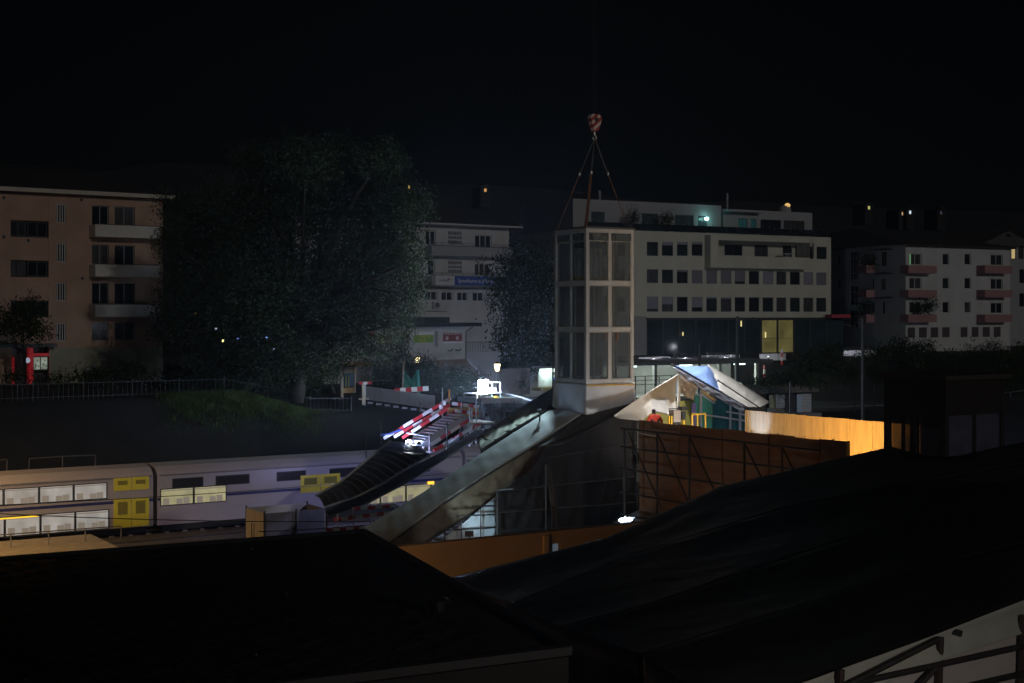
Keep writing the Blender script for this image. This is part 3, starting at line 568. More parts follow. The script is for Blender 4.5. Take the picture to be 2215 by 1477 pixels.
# ------------------------------------------------------------------ white block with pink balconies
def right_block():
    f = Frame(1959, 165, 6800); t = fthing('apartment_building', 'white apartment block with pink balconies behind the hedge', 'building', f)
    X = f.x; Z = f.z; x1 = X(2185); z0 = 5.5; zt = Z(1960, 532); D = 30
    rows = ((548, 573), (600, 625), (652, 677)); win = []; drs = []
    for a, b in rows:
        win += [(X(2039), Z(2045, b), X(2053.5), Z(2045, a)), (X(2086.5), Z(2090, b), X(2100.5), Z(2090, a))]
        drs += [(X(1967), Z(1980, b), X(1993.5), Z(1980, a)), (X(2143), Z(2155, b+1), X(2169), Z(2155, a+2))]
    gw = [(X(1780+p/3.356), Z(2000, 730), X(1780+q/3.356), Z(2000, 708)) for p, q in ((615, 670), (697, 755), (782, 838), (866, 920), (1000, 1050), (1080, 1130), (1160, 1212), (1240, 1290))]
    wl = MB(); wl.wall(0, x1, z0, zt, win+drs+gw, 0, .25)
    wl.add([(x1,0,z0),(x1,0,zt),(x1,D,zt),(x1,D,z0)], [(0,1,2,3)]); wl.add([(0,D,z0),(x1,D,z0),(x1,D,zt),(0,D,zt)], [(0,1,2,3)]); wl.add([(0,0,zt),(x1,0,zt),(x1,D,zt),(0,D,zt)], [(0,1,2,3)])
    # left facade, openings on the plane x=0
    def ly(px): k = (px-CX)/F; return (k*f.o.y-f.o.x)/(f.dy.x-k*f.dy.y)
    def lz(px, py): return ZC-(py-HY)/F*(f.o.y+f.dy.y*ly(px))
    L = [(1838, 1856, 543, 606, 2, 3), (1838, 1856, 617, 661, 1, 2), (1838, 1856, 670, 712, 1, 2), (1884, 1891, 549, 572, 0, 0), (1885, 1891, 601, 624, 0, 0), (1884, 1891, 652, 676, 0, 0), (1905, 1917, 543, 577, 1, 0), (1905, 1915, 601, 628, 1, 0), (1907, 1914, 652, 680, 0, 0), (1810, 1818, 552, 575, 0, 0), (1810, 1818, 603, 625, 0, 0)]
    holes = []
    for a, b, c, d, mu, tr in L:
        ya, yb = sorted((ly(a), ly(b))); m = (a+b)/2; holes.append((ya, lz(m, d), yb, lz(m, c), mu, tr))
    sw = MB(); sw.wall(-D, 0, z0, zt, [(-h[2], h[1], -h[0], h[3]) for h in holes], 0, .25)
    wl.add([(p[1], -p[0], p[2]) for p in sw.v], sw.f); wl.build('wall', m_white, t)
    for h in win+gw+drs: window(t, h[0], h[2], h[1], h[3], 0, .25, 1 if h in drs else 0, fm=m_dframe if h in gw else m_frame, fw=.09, blind=(.97 if h in gw else 0), bm=M('brown_shutter', (.06, .045, .05), .8), pm=None)
    MB().box(X(1967)+.1, X(1971), .05, .12, Z(1968, 572), Z(1968, 549)).build('lit_curtain', ME('green_lit', (.25, .55, .25), .3), t)
    for h in holes:
        pv = bpy.data.objects.new('side_window', None); COL.objects.link(pv); pv.parent = t; pv.rotation_euler = (0, 0, R(-90)); pv.empty_display_size = .2
        window(pv, -h[2], -h[0], h[1], h[3], 0, .25, h[4], h[5], fw=.09, name='frame')
    def balcony(x0, x1, zb, zc, par=None):
        q = MB(); q.box(x0, x1, -1.35, -1.25, zb, zc); q.box(x0, x0+.1, -1.25, .02, zb+.003, zc-.003); q.box(x1-.1, x1, -1.25, .02, zb+.003, zc-.003); q.box(x0+.1, x1-.1, -1.25, .02, zb+.005, zb+.18); q.build('balcony', m_pink, t)
    for i, (a, b) in enumerate(((574, 591), (627, 643), (680, 697))):
        balcony(X(1964, -1.3), X(2026, -1.3), Z(1990, b, -1.3), Z(1990, a, -1.3)); balcony(X(2130, -1.3), X(2190, -1.3), Z(2150, b, -1.3), Z(2150, a, -1.3))
        y0, y1 = ly(1892), ly(1873); zb, zc = lz(1882, b), lz(1882, a); q = MB(); q.box(-1.3, -1.2, y0, y1, zb, zc); q.box(-1.2, .02, y0, y0+.1, zb+.003, zc-.003); q.box(-1.2, .02, y1-.1, y1, zb+.003, zc-.003); q.box(-1.2, .02, y0+.1, y1-.1, zb+.005, zb+.15); q.build('balcony', m_pink, t)
        MB().box(-.9, -.01, ly(1930), ly(1902), lz(1915, (541, 593, 645)[i]), lz(1915, (539.5, 591.5, 643.5)[i])).build('window_canopy', m_dframe, t)
    rb = MB(); hip(rb, 0, x1, 0, D, zt, 2.8, 6, .55, .2); rb.build('roof', m_roof, t)
    MB().box(-.62, -.56, -.5, D, zt-.1, zt+.14).build('gutter', m_grey, t)
    for px, py, r, lb in ((1990, 668, .8, 'leafy green plants on the lowest pink balcony nearer the corner'), (2012, 660, 1.0, 'tall bushy plant on the lowest pink balcony'), (1886, 562, 1.5, 'large dark plant spilling over the top side balcony'), (1880, 668, 1.3, 'dark plant on the lowest side balcony')):
        c = f.wp(px, py, -.7) if px > 1950 else f.w(-.7, ly(px), lz(px, py)); b0 = c - Vector((0, 0, r)); o = thing('balcony_plant', lb, 'plant', b0, 0, 'plants on the balconies')
        MB().lathe([(.2, -.25), (.28, 0), (.2, 0)], 10).build('pot', m_dframe, o); leaves('foliage', None, [(tuple(c), (r*.75, r*.75, r))], 700, .17, o, tuple(b0), .3, LEAF[:2])
right_block()
def far_house():
    f = Frame(2170, 195, 6800); t = fthing('house', 'dark gabled house with one yellow lit window at the right edge', 'house', f); X = f.x; Z = f.z; xa, xb, D, z0, zt = X(2120), X(2290), 12, 5.5, Z(2200, 532)
    ws = [(X(2188), Z(2194, 560), X(2198), Z(2194, 536)), (X(2205), Z(2210, 612), X(2216), Z(2210, 582)), (X(2205), Z(2210, 663), X(2216), Z(2210, 634)), (X(2203), Z(2210, 560), X(2214), Z(2210, 535))]
    mb = MB(); mb.wall(xa, xb, z0, zt, ws, 0, .25); body(mb, xa, xb, D, z0, zt); mb.build('wall', m_grey, t)
    for i, h in enumerate(ws): window(t, h[0], h[2], h[1], h[3], 0, .25, 0, pm=ME('warm_lit_glass', (.8, .62, .28), .55) if i == 0 else None, fm=m_dframe, label='yellow lit window' if i == 0 else None)
    xm = (X(2125)+X(2225))/2; zr = Z(2175, 500); r = MB(); r.prism([(xa-.6, -.5, zt-.05), (xb*0+X(2240), -.5, zt-.05), (xm, -.5, zr)], (0, D+1, 0)); ro = r.build('roof', M('house_roof', (.06, .055, .055), .9, var=.2), t)
    MB().box(xm-.4, xm+.3, -.56, -.51, Z(2170, 512), Z(2170, 506)).build('gable_window', m_dglass, ro)
far_house()
# small houses with lights far up the dark hillside
for i, (px, py, col, lb) in enumerate(((1050, 411, (1, .5, .15), 'tiny far house with an orange light high above the white block'), (884, 404, (1, .62, .18), 'far house with a large orange lit window behind the treetop'), (1880, 449, (.8, .75, .25), 'far hillside house with a yellow lit window'), (1953, 462, (1, .6, .28), 'far hillside house with an orange lit window'), (1969, 459, (.75, .9, 1), 'far hillside house with a bluish white light'), (2036, 460, (.4, .4, .6), 'faint far hillside house above the pink balconies'))):
    d = 420.0; p = P(px, py, d); s, v = to_sv(p); g = p.z-3.0
    t = thing('hillside_house', lb, 'house', (p.x, p.y, g), RW.rot, 'houses on the far hillside')
    mb = MB(); mb.wall(-1.7, 1.7, -2, 3.9, [(-.45, 2.5, .45, 3.5)], 0, .2); body(mb, -1.7, 1.7, 5, -2, 3.9); mb.build('wall', M('far_wall', (.012, .012, .012), .9), t)
    rb = MB(); rb.prism([(-2.0, -.4, 3.9), (2.0, -.4, 3.9), (0, -.4, 4.9)], (0, 6, 0)); rb.build('roof', MATS['far_wall'], t)
    MB().box(-.44, .44, .08, .12, 2.52, 3.48).build('window', ME('hill_light_%d' % i, col, (.6, .8, .6, .55, .9, .06)[i]), t)
# ------------------------------------------------------------------ train standing under the bridge, two double-deck coaches
m_tbody = M('train_body_paint', (.46, .43, .44), .35, var=.05, scale=1)
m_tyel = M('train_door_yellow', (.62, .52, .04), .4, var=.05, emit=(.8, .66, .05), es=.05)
m_tblue = M('train_stripe_blue', (.03, .035, .16), .4, var=.1)
m_tlit = ME('lit_train_window', (.62, .60, .56), .42, .3, 1.2, (1, 1, .5))
m_tlit2 = ME('lit_train_window_warm', (.72, .66, .36), .38, .3, 1.2)
def train():
    f = RW; X = f.x; Z = f.z; zb, zr = Z(0, 1164), Z(0, 1049)
    def coach(xa, xb, label, lits, dark, doors, warm):
        t = fthing('railway_coach', label, 'train', f, 'coaches of the long train')
        mb = MB(); D = 2.9; prof = [(0, zb), (0, zr), (.12, zr+.18), (.5, zr+.42), (1.45, zr+.55), (2.4, zr+.42), (2.78, zr+.18), (D, zr), (D, zb)]
        mb.prism([(xa, y, z) for y, z in prof], (xb-xa, 0, 0)); mb.build('body', m_tbody, t)
        MB().box(xa+.3, xb-.3, .25, D-.25, zb-.35, zb-.01).build('underframe', M('underframe', (.035, .033, .03), .8), t)
        rs = MB(); rs.box(xa+.1, xb-.1, -.035, -.006, zr-.06, zr+.02); rs.build('gutter', M('train_grey', (.20, .19, .19), .5), t)
        sp = MB(); sp.box(xa, xb, -.012, -.004, (zb+zr)/2-.02, (zb+zr)/2+.13); sp.build('stripe', m_tblue, t)
        L = xb-xa
        for bx in (xa+2.6, xb-2.6):
            bg_ = MB(); bg_.box(bx-1.6, bx+1.6, .3, .5, .32, .55); o = bg_.build('bogie', MATS['underframe'], t)
            for q in (-1, 1): MB().tube((bx+q, .55, .55), (bx+q, .75, .55), .36, 18).build('wheel', m_rail, o)
        for x0, x1, z0, z1, m in lits+dark+warm:
            n = max(1, round((x1-x0)/1.75)); g = .12
            for i in range(n):
                a = x0+(x1-x0)*i/n+g/2; b = x0+(x1-x0)*(i+1)/n-g/2
                w_ = MB(); w_.box(a-.05, b+.05, -.022, -.002, z0-.05, z0); w_.box(a-.05, b+.05, -.022, -.002, z1, z1+.05); w_.box(a-.05, a, -.022, -.002, z0, z1); w_.box(b, b+.05, -.022, -.002, z0, z1)
                o = w_.build('window', M('train_gasket', (.03, .03, .03), .5), t); MB().box(a, b, -.016, -.002, z0, z1).build('pane', m, o)
                if m in (m_tlit, m_tlit2):
                    st = MB(); hh = z1-z0
                    for q in (.16, .58, .80): xx = a+(b-a)*q; st.box(xx-.17, xx+.17, -.019, -.0165, z0+.01, z0+hh*(.42 if q != .58 else .36))
                    st.box(a+.02, b-.02, -.019, -.0165, z1-hh*.12, z1-hh*.05); st.build('seat_backs', M('seat_glow', (.16, .13, .10), .9, var=.2, emit=(.34, .30, .24), es=.5), o)  # dim glow put into the seat silhouettes against the lit pane
        for x0, x1, z0, z1 in doors:
            xm = (x0+x1)/2
            for a, b in ((x0, xm-.02), (xm+.02, x1)):
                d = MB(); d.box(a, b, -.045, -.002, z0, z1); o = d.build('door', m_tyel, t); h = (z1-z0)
                if h > .6: MB().box(a+.2, b-.2, -.055, -.046, z0+h*.45, z1-.15).build('door_window', M('door_glass', (.30, .27, .06), .2), o)
        return t
    mid = X(336); u = lambda a, b, c, d, m, px=120: (X(a), X(b), Z(px, d), Z(px, c), m)
    dk = M('dim_train_window', (.03, .03, .035), .12)
    za, zc = zr-.25, zr-1.02
    c1 = coach(X(-330), mid-.12, 'front coach of the train with rows of lit white windows on two decks', [(X(-320), X(232), zc, za, m_tlit), (X(-320), X(236), zb+.08, zb+1.02, m_tlit)], [], [(X(246), X(322), zr-.70, zr-.02), (X(246), X(322), zb+.05, zb+1.55)], [])
    hl = MB(); hl.box(X(-30), X(82), -.05, -.004, Z(40, 1120.5), Z(40, 1117.5)); hl.build('side_lamp_strip', ME('amber_strip', (1, .62, .04), 1.1), c1)
    y2 = X(735); z_u0, z_u1 = zr-.72, zr-.28
    c2 = coach(mid+.12, X(1000), 'second coach of the train with dark upper windows and yellow doors', [(X(346), X(490), (zb+zr)/2-.28, (zb+zr)/2+.55, m_tlit2)],
        [(X(a), X(b), z_u0, z_u1, dk) for a, b in ((372, 440), (466, 540), (598, 662), (712, 770), (806, 850), (890, 930))], [(X(650), y2, (zb+zr)/2-.16, (zb+zr)/2+.82)], [(X(766), X(985), zb+.25, zb+1.15, m_tlit2)])
    MB().box(X(925), X(938), -.06, -.004, Z(932, 1047), Z(932, 1041)).build('amber_lamp', ME('amber_lamp', (1, .55, .05), 1.6), c2)
    coach(X(1000)+.24, X(1000)+24, 'rear coach of the train mostly hidden behind the covered stairs', [], [(X(1010), X(1180), z_u0, z_u1, dk)], [], [(X(1015), X(1100), zb+.25, zb+1.15, m_tlit2)])
train()
# platform furniture at the lower left
def platform_rail():
    a, b = Pz(-60, 1190, .9), Pz(262, 1165, .9); d = (b-a); L = d.length; t = thing('platform_railing', 'thin pale platform railing below the lit train windows', 'railing', a, math.atan2(d.y, d.x))
    mb = MB()
    for i in range(5): mb.tube((L*i/4, 0, 0), (L*i/4, 0, .62), .03)
    mb.build('posts', m_steel, t); MB().tube((0, 0, .62), (L, 0, .62), .03).build('handrail', m_steel, t)
platform_rail()
def bank_rail(pts, d0, label, rise=0.0, hh=.95, name='guard_rail', mat=None):
    for q in pts:
        W = [P(px, py, d0(px)) for px, py in q]; a = W[0]; t = thing(name, label, 'railing', a - Vector((0, 0, hh)), 0, 'guard rails along the railway bank')
        r = MB(); r.path([p-a+Vector((0, 0, hh)) for p in W], .035); r.build('handrail', mat or m_steel, t)
        for p in W: MB().tube(p-a+Vector((0, 0, hh)), p-a-Vector((0, 0, .25)), .03).build('post', mat or m_steel, t)
fd = lambda v: (lambda px: v/(.8466-.5323*(px-CX)/F))
bank_rail([[(-30, 996), (15, 994)]], fd(79.6), 'short dark guard rail at the left edge behind the train', mat=M('dull_steel', (.12, .11, .10), .6, metal=.3)); bank_rail([[(63, 992), (135, 987), (206, 984)]], fd(79.6), 'dark two bay guard rail on the bank behind the train', mat=MATS['dull_steel'])
bank_rail([[(1752, 884), (1786, 881), (1832, 879), (1872, 877.5), (1916, 876)]], fd(88), 'pale handrail on the bank between the utility hut and the dark lift', hh=1.5); bank_rail([[(2150, 852), (2186, 848), (2260, 839)]], fd(90), 'pale handrail at the right edge behind the dark lift', hh=1.4)
# wire fence along the top of the bank
def top_fence():
    v = 87.2; t0 = sv(-3, v, 0); t = thing('iron_fence', 'thin dark iron fence along the top of the grassy bank', 'fence', t0, RW.rot)
    bars = MB(); n = 150; L = 45.0
    for i in range(n):
        x = L*i/n; h = height(-3+x, v); bars.tube((x, 0, h-.1), (x, 0, h+1.0), .016, 4)
    bars.build('bars', M('fence_iron', (.06, .065, .07), .5, metal=.4), t); r = MB()
    for zz in (.15, .95):
        for i in range(15): r.tube((L*i/15, 0, height(-3+L*i/15, v)+zz), (L*(i+1)/15, 0, height(-3+L*(i+1)/15, v)+zz), .022, 5)
    r.build('rails', MATS['fence_iron'], t)
    for i in range(16): x = L*i/15; h = height(-3+x, v); MB().tube((x, .03, h-.2), (x, .03, h+1.1), .04, 6).build('post', MATS['fence_iron'], t)
top_fence()
# low screens of the enclosure on the platform
def enclosure():
    f = Frame(572, 69.5); zt = f.z(572, 1110); z0 = .3; t = fthing('screen_enclosure', 'open topped site enclosure of orange lit and grey mesh screens beside the train', 'enclosure', f)
    X = f.x; x1 = X(706); yb = 2.35
    sc = M('screen_cloth', (.40, .36, .30), .85, var=.12, scale=2); sg = M('grey_mesh_screen', (.16, .15, .17), .9, var=.15, scale=6)
    MB().box(-.03, .03, .06, yb, z0, zt).build('side_screen', sc, t); MB().box(.06, x1, -.03, .03, z0, zt-.02).build('front_screen', sg, t)
    MB().box(.06, x1, yb-.03, yb+.03, z0, zt).build('back_screen', sc, t); MB().box(x1-.03, x1+.03, .06, yb-.06, z0, zt-.03).build('side_screen', sg, t)
    for x, y in ((0, 0), (0, yb+.02), (x1, 0), (x1, yb), (x1/2, -.06)): MB().tube((x, y, 0.0), (x, y, zt+.1), .05).build('post', m_dsteel, t)
    for px in (548, 553): y = .9 if px == 548 else .6; MB().tube((-.3, y, z0), (-.3, y, zt-.55), .025).build('pole', m_dsteel, t)
enclosure()

# ------------------------------------------------------------------ glass lift tower hanging from the crane
m_lglass = MG('lift_glass', (.82, .84, .84), .14, (.33, .37, .41))
TW = Frame(1268, 55)
def lift_tower():
    f = TW; Wd, Dp = f.x(1371), 2.2; z0, z1 = f.z(1268, 830), f.z(1268, 493); zr = [z0, f.z(1268, 713), f.z(1268, 612), z1]
    t = thing('glass_lift_tower', 'tall three storey glass lift tower hanging from crane slings', 'lift tower', f.w(0, 0, z0), f.rot); H = z1-z0
    zz = [q-z0 for q in zr]; fw = .13
    for x in (0, Wd-fw):
        for y in (0, Dp-fw): MB().box(x, x+fw, y, y+fw, 0, H).build('corner_post', m_alu, t)
    for face in range(4):
        for k in range(4):
            a, b = (0, fw) if k == 0 else ((H-.16, H) if k == 3 else (zz[k]-.075, zz[k]+.075)); m = MB()
            if face == 0: m.box(fw, Wd-fw, .012, fw-.012, a, b)
            if face == 1: m.box(fw, Wd-fw, Dp-fw+.012, Dp-.012, a, b)
            if face == 2: m.box(.012, fw-.012, fw, Dp-fw, a, b)
            if face == 3: m.box(Wd-fw+.012, Wd-.012, fw, Dp-fw, a, b)
            m.build('cross_rail', m_alu, t)
    for k in range(3):
        a, b = zz[k]+.075, zz[k+1]-(.075 if k < 2 else .16); a = a if k else fw
        for face in range(4):
            mu = MB(); c = .06
            if face < 2: y = 0.02 if face == 0 else Dp-fw+.02; mu.box(Wd/2-c, Wd/2+c, y, y+fw-.04, a, b)
            else: x = .02 if face == 2 else Wd-fw+.02; mu.box(x, x+fw-.04, Dp/2-c, Dp/2+c, a, b)
            mu.build('mullion', m_alu, t)
            for h in range(2):
                p = MB(); e = MB(); b2 = b-(.30 if k == 2 else 0)
                if face < 2:
                    y = .06 if face == 0 else Dp-.06; lo, hi = (fw, Wd/2-c) if h == 0 else (Wd/2+c, Wd-fw); p.box(lo, hi, y-.012, y+.012, a, b)
                    q = (lo, hi, a, b2); e.box(lo, hi, y-.05, y+.05, a, a+.045); e.box(lo, hi, y-.05, y+.05, b2-.045, b2); e.box(lo, lo+.045, y-.048, y+.048, a+.045, b2-.045); e.box(hi-.045, hi, y-.048, y+.048, a+.045, b2-.045)
                else:
                    x = .06 if face == 2 else Wd-.06; lo, hi = (fw, Dp/2-c) if h == 0 else (Dp/2+c, Dp-fw); p.box(x-.012, x+.012, lo, hi, a, b)
                    e.box(x-.05, x+.05, lo, hi, a, a+.03); e.box(x-.05, x+.05, lo, hi, b2-.045, b2)
                o = p.build('glass_pane', m_lglass, t); e.build('glazing_bead', M('bead', (.62, .58, .54), .3, metal=.6), o)
    rf = MB(); rf.box(-.05, Wd+.05, -.05, Dp+.05, H+.002, H+.07); rf.build('roof', M('lift_roof', (.10, .10, .11), .6), t)
    for face, pts in enumerate((((.3, .5), (.3, Dp-.5)),)): pass
    # guide rails, brackets, machinery
    for x, y in ((Wd*.30, Dp-.45), (Wd*.70, Dp-.45), (Wd*.74, .55), (.45, Dp*.35)): MB().box(x-.035, x+.035, y-.03, y+.03, .1, H-.25).build('guide_rail', M('guide_rail_steel', (.45, .43, .40), .4, metal=.4), t)
    for x in (Wd*.58, Wd*.82): MB().box(x-.05, x+.05, .5, .6, zz[1]-.45, zz[1]-.08).build('red_bracket', M('bracket_red', (.75, .12, .03), .5), t)
    MB().box(Wd*.15, Wd-.2, Dp*.55, Dp*.62, zz[2]+.18, zz[2]+.26).build('yellow_beam', m_yellow, t)
    bk = MB(); bk.box(.2, Wd-.2, Dp-.34, Dp-.30, zz[0]+.2, zz[2]+.0); bk.build('back_panel', M('lift_back_panel', (.11, .11, .115), .6, var=.3, scale=1, stretch=(4, 4, .4)), t)
    mc = MB(); mc.box(.3, 1.1, .5, 1.4, H-.75, H-.55); mc.box(.5, .8, .7, 1.1, H-.55, H-.16); mc.build('hoist_motor', m_dsteel, t)
    MB().box(.25, Wd-.25, .4, Dp-.5, zz[2]-.12, zz[2]-.02).build('car_roof', M('car_roof', (.12, .12, .13), .6), t)
    # tarpaulin skirt
    sk = MB(); zf = [f.z(1268, 833)-z0, 0]; dz = [-.97, -1.18, -.86, -1.0, -.97]; cs = [(-.03, Dp+.03), (-.03, -.03), (Wd+.03, -.03), (Wd+.03, Dp+.03), (-.03, Dp+.03)]
    def sf(u, v):
        k = u*4; i = min(3, int(k)); q = k-i; a = Vector((*cs[i], 0)).lerp(Vector((*cs[i+1], 0)), q); c = Vector((Wd/2, Dp/2, 0)); n = (a-c).normalized()
        z = dz[i]*(1-q)+dz[i+1]*q - .10*math.sin(math.pi*q); fl = .03*hnoise(u*26, v*2.5, 4)*(.3+v) + .06*v*v
        return a + n*fl + Vector((0, 0, -.01+z*v))
    sk.grid(sf, 96, 14); solid(sk.build('tarpaulin_skirt', m_wtarp, t, smooth=True), .012)
    ys = MB(); ys.box(.0, Wd, -.075, -.05, -.10, -.045); ys.build('yellow_strip', m_yellow, t)
    # four slings and the hook block
    hk = f.wp(1286, 298, Dp/2) ; hz = hk.z; ctr = f.loc(Vector((hk.x, hk.y, hz))); ctr = Vector((ctr.x, Dp/2, hz-z0-.0))
    m_sl = M('orange_sling', (.16, .07, .035), .8, var=.2, scale=8); m_ch = M('chain_steel', (.16, .15, .14), .4, metal=.6, var=.4, scale=12)
    for i, (x, y) in enumerate(((.08, Dp-.08), (.08, .08), (Wd*.62, Dp-.08), (Wd-.08, .25))):
        a = Vector((x, y, H+.06)); s = thing('lifting_sling', 'orange and chain lifting sling at the %s of the hanging glass lift' % ('far left corner', 'near corner', 'far right side', 'near right corner')[i], 'sling', t.matrix_basis @ a if False else f.w(x, y, z1+.06), f.rot, 'slings of the hanging lift')
        m = (ctr-a)*.62; m.z = (ctr-a).z*.60
        b = (ctr-a); MB().bar((0, 0, 0), b*.60, .075, .03).build('webbing', m_sl, s); ch = MB(); n = 44
        for k in range(n):
            p = b*(.60+.40*k/n); q = b*(.60+.40*(k+.8)/n); ch.tube(p, q, .018 if k % 2 else .026, 5)
        ch.build('chain', m_ch, s); MB().lathe([(.01, -.08), (.05, -.03), (.05, .05), (.015, .1)], 8, b*.6).build('shackle', m_steel, s)
    hb = thing('crane_hook_block', 'red and white striped crane hook block above the glass lift', 'hook block', f.w(ctr.x, Dp/2, hz), f.rot)
    bl = [Vector((-.27, -.12, .82)), Vector((-.16, -.12, .93)), Vector((.16, -.12, .93)), Vector((.29, -.12, .78)), Vector((.13, -.12, .30)), Vector((-.05, -.12, .24)), Vector((-.18, -.12, .50))]
    mb = MB(); mb.prism(bl, (0, .24, 0)); m_st = bpy.data.materials.new('hook_block_stripes'); m_st.use_nodes = True; n = m_st.node_tree.nodes; l = m_st.node_tree.links
    tc = n.new('ShaderNodeTexCoord'); mp = n.new('ShaderNodeMapping'); mp.inputs['Rotation'].default_value = (0, R(40), 0); mp.inputs['Location'].default_value = (0, 0, .02); wv = n.new('ShaderNodeTexWave'); wv.bands_direction = 'Z'; wv.inputs['Scale'].default_value = 1.35; wv.inputs['Distortion'].default_value = 0
    cr = n.new('ShaderNodeValToRGB'); cr.color_ramp.interpolation = 'CONSTANT'; cr.color_ramp.elements[0].color = (.30, .02, .02, 1); cr.color_ramp.elements[1].position = .5; cr.color_ramp.elements[1].color = (.55, .50, .47, 1)
    l.new(tc.outputs['Object'], mp.inputs[0]); l.new(mp.outputs[0], wv.inputs[0]); l.new(wv.outputs[0], cr.inputs[0]); l.new(cr.outputs[0], n['Principled BSDF'].inputs['Base Color'])
    mb.build('block', m_st, hb); MB().tube((.0, -.15, .72), (.0, .15, .72), .09, 14).build('sheave_pin', m_dsteel, hb)
    hkm = MB(); hkm.tube((0, 0, .26), (0, 0, .12), .04); pts = [(.0, 0, .12), (.08, 0, .06), (.09, 0, -.02), (.02, 0, -.08), (-.07, 0, -.05), (-.08, 0, .02)]; hkm.path(pts, .032, 8); hkm.build('hook', M('hook_steel', (.4, .38, .36), .35, metal=.7), hb)
    r = MB(); 
    for dx in (-.06, .07): r.tube((dx, 0, .9), (dx+.2*(dx > 0), 0, 22), .014, 6)
    r.build('hoist_rope', M('rope_steel', (.008, .008, .01), .8), hb)
lift_tower()

# second glass lift behind the black roof
def lift_two():
    f = Frame(2045, 38.3); Wd, Dp = 2.4, 2.2; z1 = f.z(2045, 823); z0 = f.z(2045, 1060); t = thing('glass_lift_tower', 'dark glazed lift tower with an overhanging roof behind the black sheeting', 'lift tower', f.w(0, 0, z0), f.rot); H = z1-z0
    mf = M('dark_lift_frame', (.022, .016, .014), .5, metal=.3, var=.2); g = MG('lift_glass_clear', (.78, .77, .76), .22, (.20, .21, .30)); fw = .15  # bluish film colour paints the light beyond into the panes
    for x in (0, Wd-fw):
        for y in (0, Dp-fw): MB().box(x, x+fw, y, y+fw, 0, H).build('corner_post', mf, t)
    zb = f.z(2045, 900)-z0
    for a, b in ((zb, H-.002), (.3, .42)):
        m = MB(); m.box(fw, Wd-fw, .01, fw-.01, a, b); m.box(fw, Wd-fw, Dp-fw+.01, Dp-.01, a, b); m.box(.01, fw-.01, fw, Dp-fw, a, b); m.box(Wd-fw+.01, Wd-.01, fw, Dp-fw, a, b); m.build('cross_rails', mf, t)
    for face in range(4):
        mu = MB(); c = .06
        if face < 2: y = .02 if face == 0 else Dp-fw+.02; mu.box(Wd/2-c, Wd/2+c, y, y+fw-.04, .42, zb)
        else: x = .02 if face == 2 else Wd-fw+.02; mu.box(x, x+fw-.04, Dp/2-c, Dp/2+c, .42, zb)
        mu.build('mullion', mf, t)
        for h in range(2):
            p = MB()
            if face < 2: y = .06 if face == 0 else Dp-.06; lo, hi = (fw, Wd/2-c) if h == 0 else (Wd/2+c, Wd-fw); p.box(lo, hi, y-.01, y+.01, .42, zb)
            else: x = .06 if face == 2 else Wd-.06; lo, hi = (fw, Dp/2-c) if h == 0 else (Dp/2+c, Dp-fw); p.box(x-.01, x+.01, lo, hi, .42, zb)
            p.build('glass_pane', g, t)
    rf = MB(); rf.box(-.13, Wd+.13, -.13, Dp+.13, H, H+.13); rf.add([(-.1,-.1,H+.132),(Wd+.1,-.1,H+.132),(Wd+.1,Dp+.1,H+.132),(-.1,Dp+.1,H+.132),(Wd/2,Dp/2,H+.26)], [(0,1,4),(1,2,4),(2,3,4),(3,0,4)]); rf.build('roof', M('brown_metal_roof', (.05, .042, .034), .45, metal=.3, var=.2), t)
    MB().box(.5, 1.15, .5, 1.2, zb-.42, zb-.14).build('hoist_motor', mf, t)
    for x, y in ((.35, Dp-.4), (.7, Dp-.4), (Wd-.5, Dp-.5)): MB().box(x-.04, x+.04, y-.03, y+.03, .4, zb).build('guide_rail', mf, t)
lift_two()

# ------------------------------------------------------------------ covered stairs in the middle
TS = Frame(1257, 55)
def mid_stairs():
    f = TS; t = fthing('covered_stairs', 'long stair roof wrapped in pale tarpaulin running down from the hanging lift', 'covered stairs', f); Y = 2.35
    A = [f.p(1257, 897), f.p(1160, 960), f.p(1064, 1018), f.p(960, 1086), f.p(843, 1172), f.p(810, 1196)]
    B = [f.p(1186, 889, Y), f.p(1108, 938, Y), f.p(1030, 988, Y), f.p(920, 1062, Y), f.p(790, 1140, Y), f.p(760, 1160, Y)]
    mb = MB(); tarp(mb, A, B, 80, 16, -.14, .025, 26, 3, 1); solid(mb.build('roof_sheet', m_gtarp, t, smooth=True), .012)
    D = [f.p(1181, 1011, .12), f.p(1122, 1048, .12), f.p(1064, 1083, .1), f.p(980, 1133, .05), f.p(897, 1188, 0), f.p(850, 1216, 0)]; A2 = [f.p(1200, 935, -.01)]+[p + Vector((0, -.02, -.01)) for p in A[1:]]
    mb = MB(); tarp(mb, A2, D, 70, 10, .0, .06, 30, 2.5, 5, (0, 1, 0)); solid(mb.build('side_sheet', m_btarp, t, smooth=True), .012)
    r = MB(); r.path([p + Vector((0, 0, -.05)) for p in A], .05); r.path([p + Vector((0, 0, -.05)) for p in B], .05); r.path([p + Vector((0, -.06, -.02)) for p in D], .04); r.build('edge_tubes', m_dsteel, t)
    # loops of scaffold tube carrying the sheet
    for i in range(9):
        u = .06+.88*i/8; a = lerp_poly(A, u); b = lerp_poly(B, u); h = MB(); h.path([a.lerp(b, k/6) + Vector((0, 0, .14*math.sin(math.pi*k/6)-.05)) for k in range(7)], .035); h.build('roof_hoop', m_dsteel, t)
    st = MB()
    for i in range(24):
        u = (i+.5)/24; a = lerp_poly(A, u) - Vector((0, 0, 2.2)); st.box(a.x-.16, a.x+.16, .1, Y-.1, a.z-.05, a.z)
    st.build('steps', m_conc, t)
    c = MB(); za = f.p(1257, 897).z
    # lit inner lining seen on the far side below the roof edge
    return t
mid_stairs()
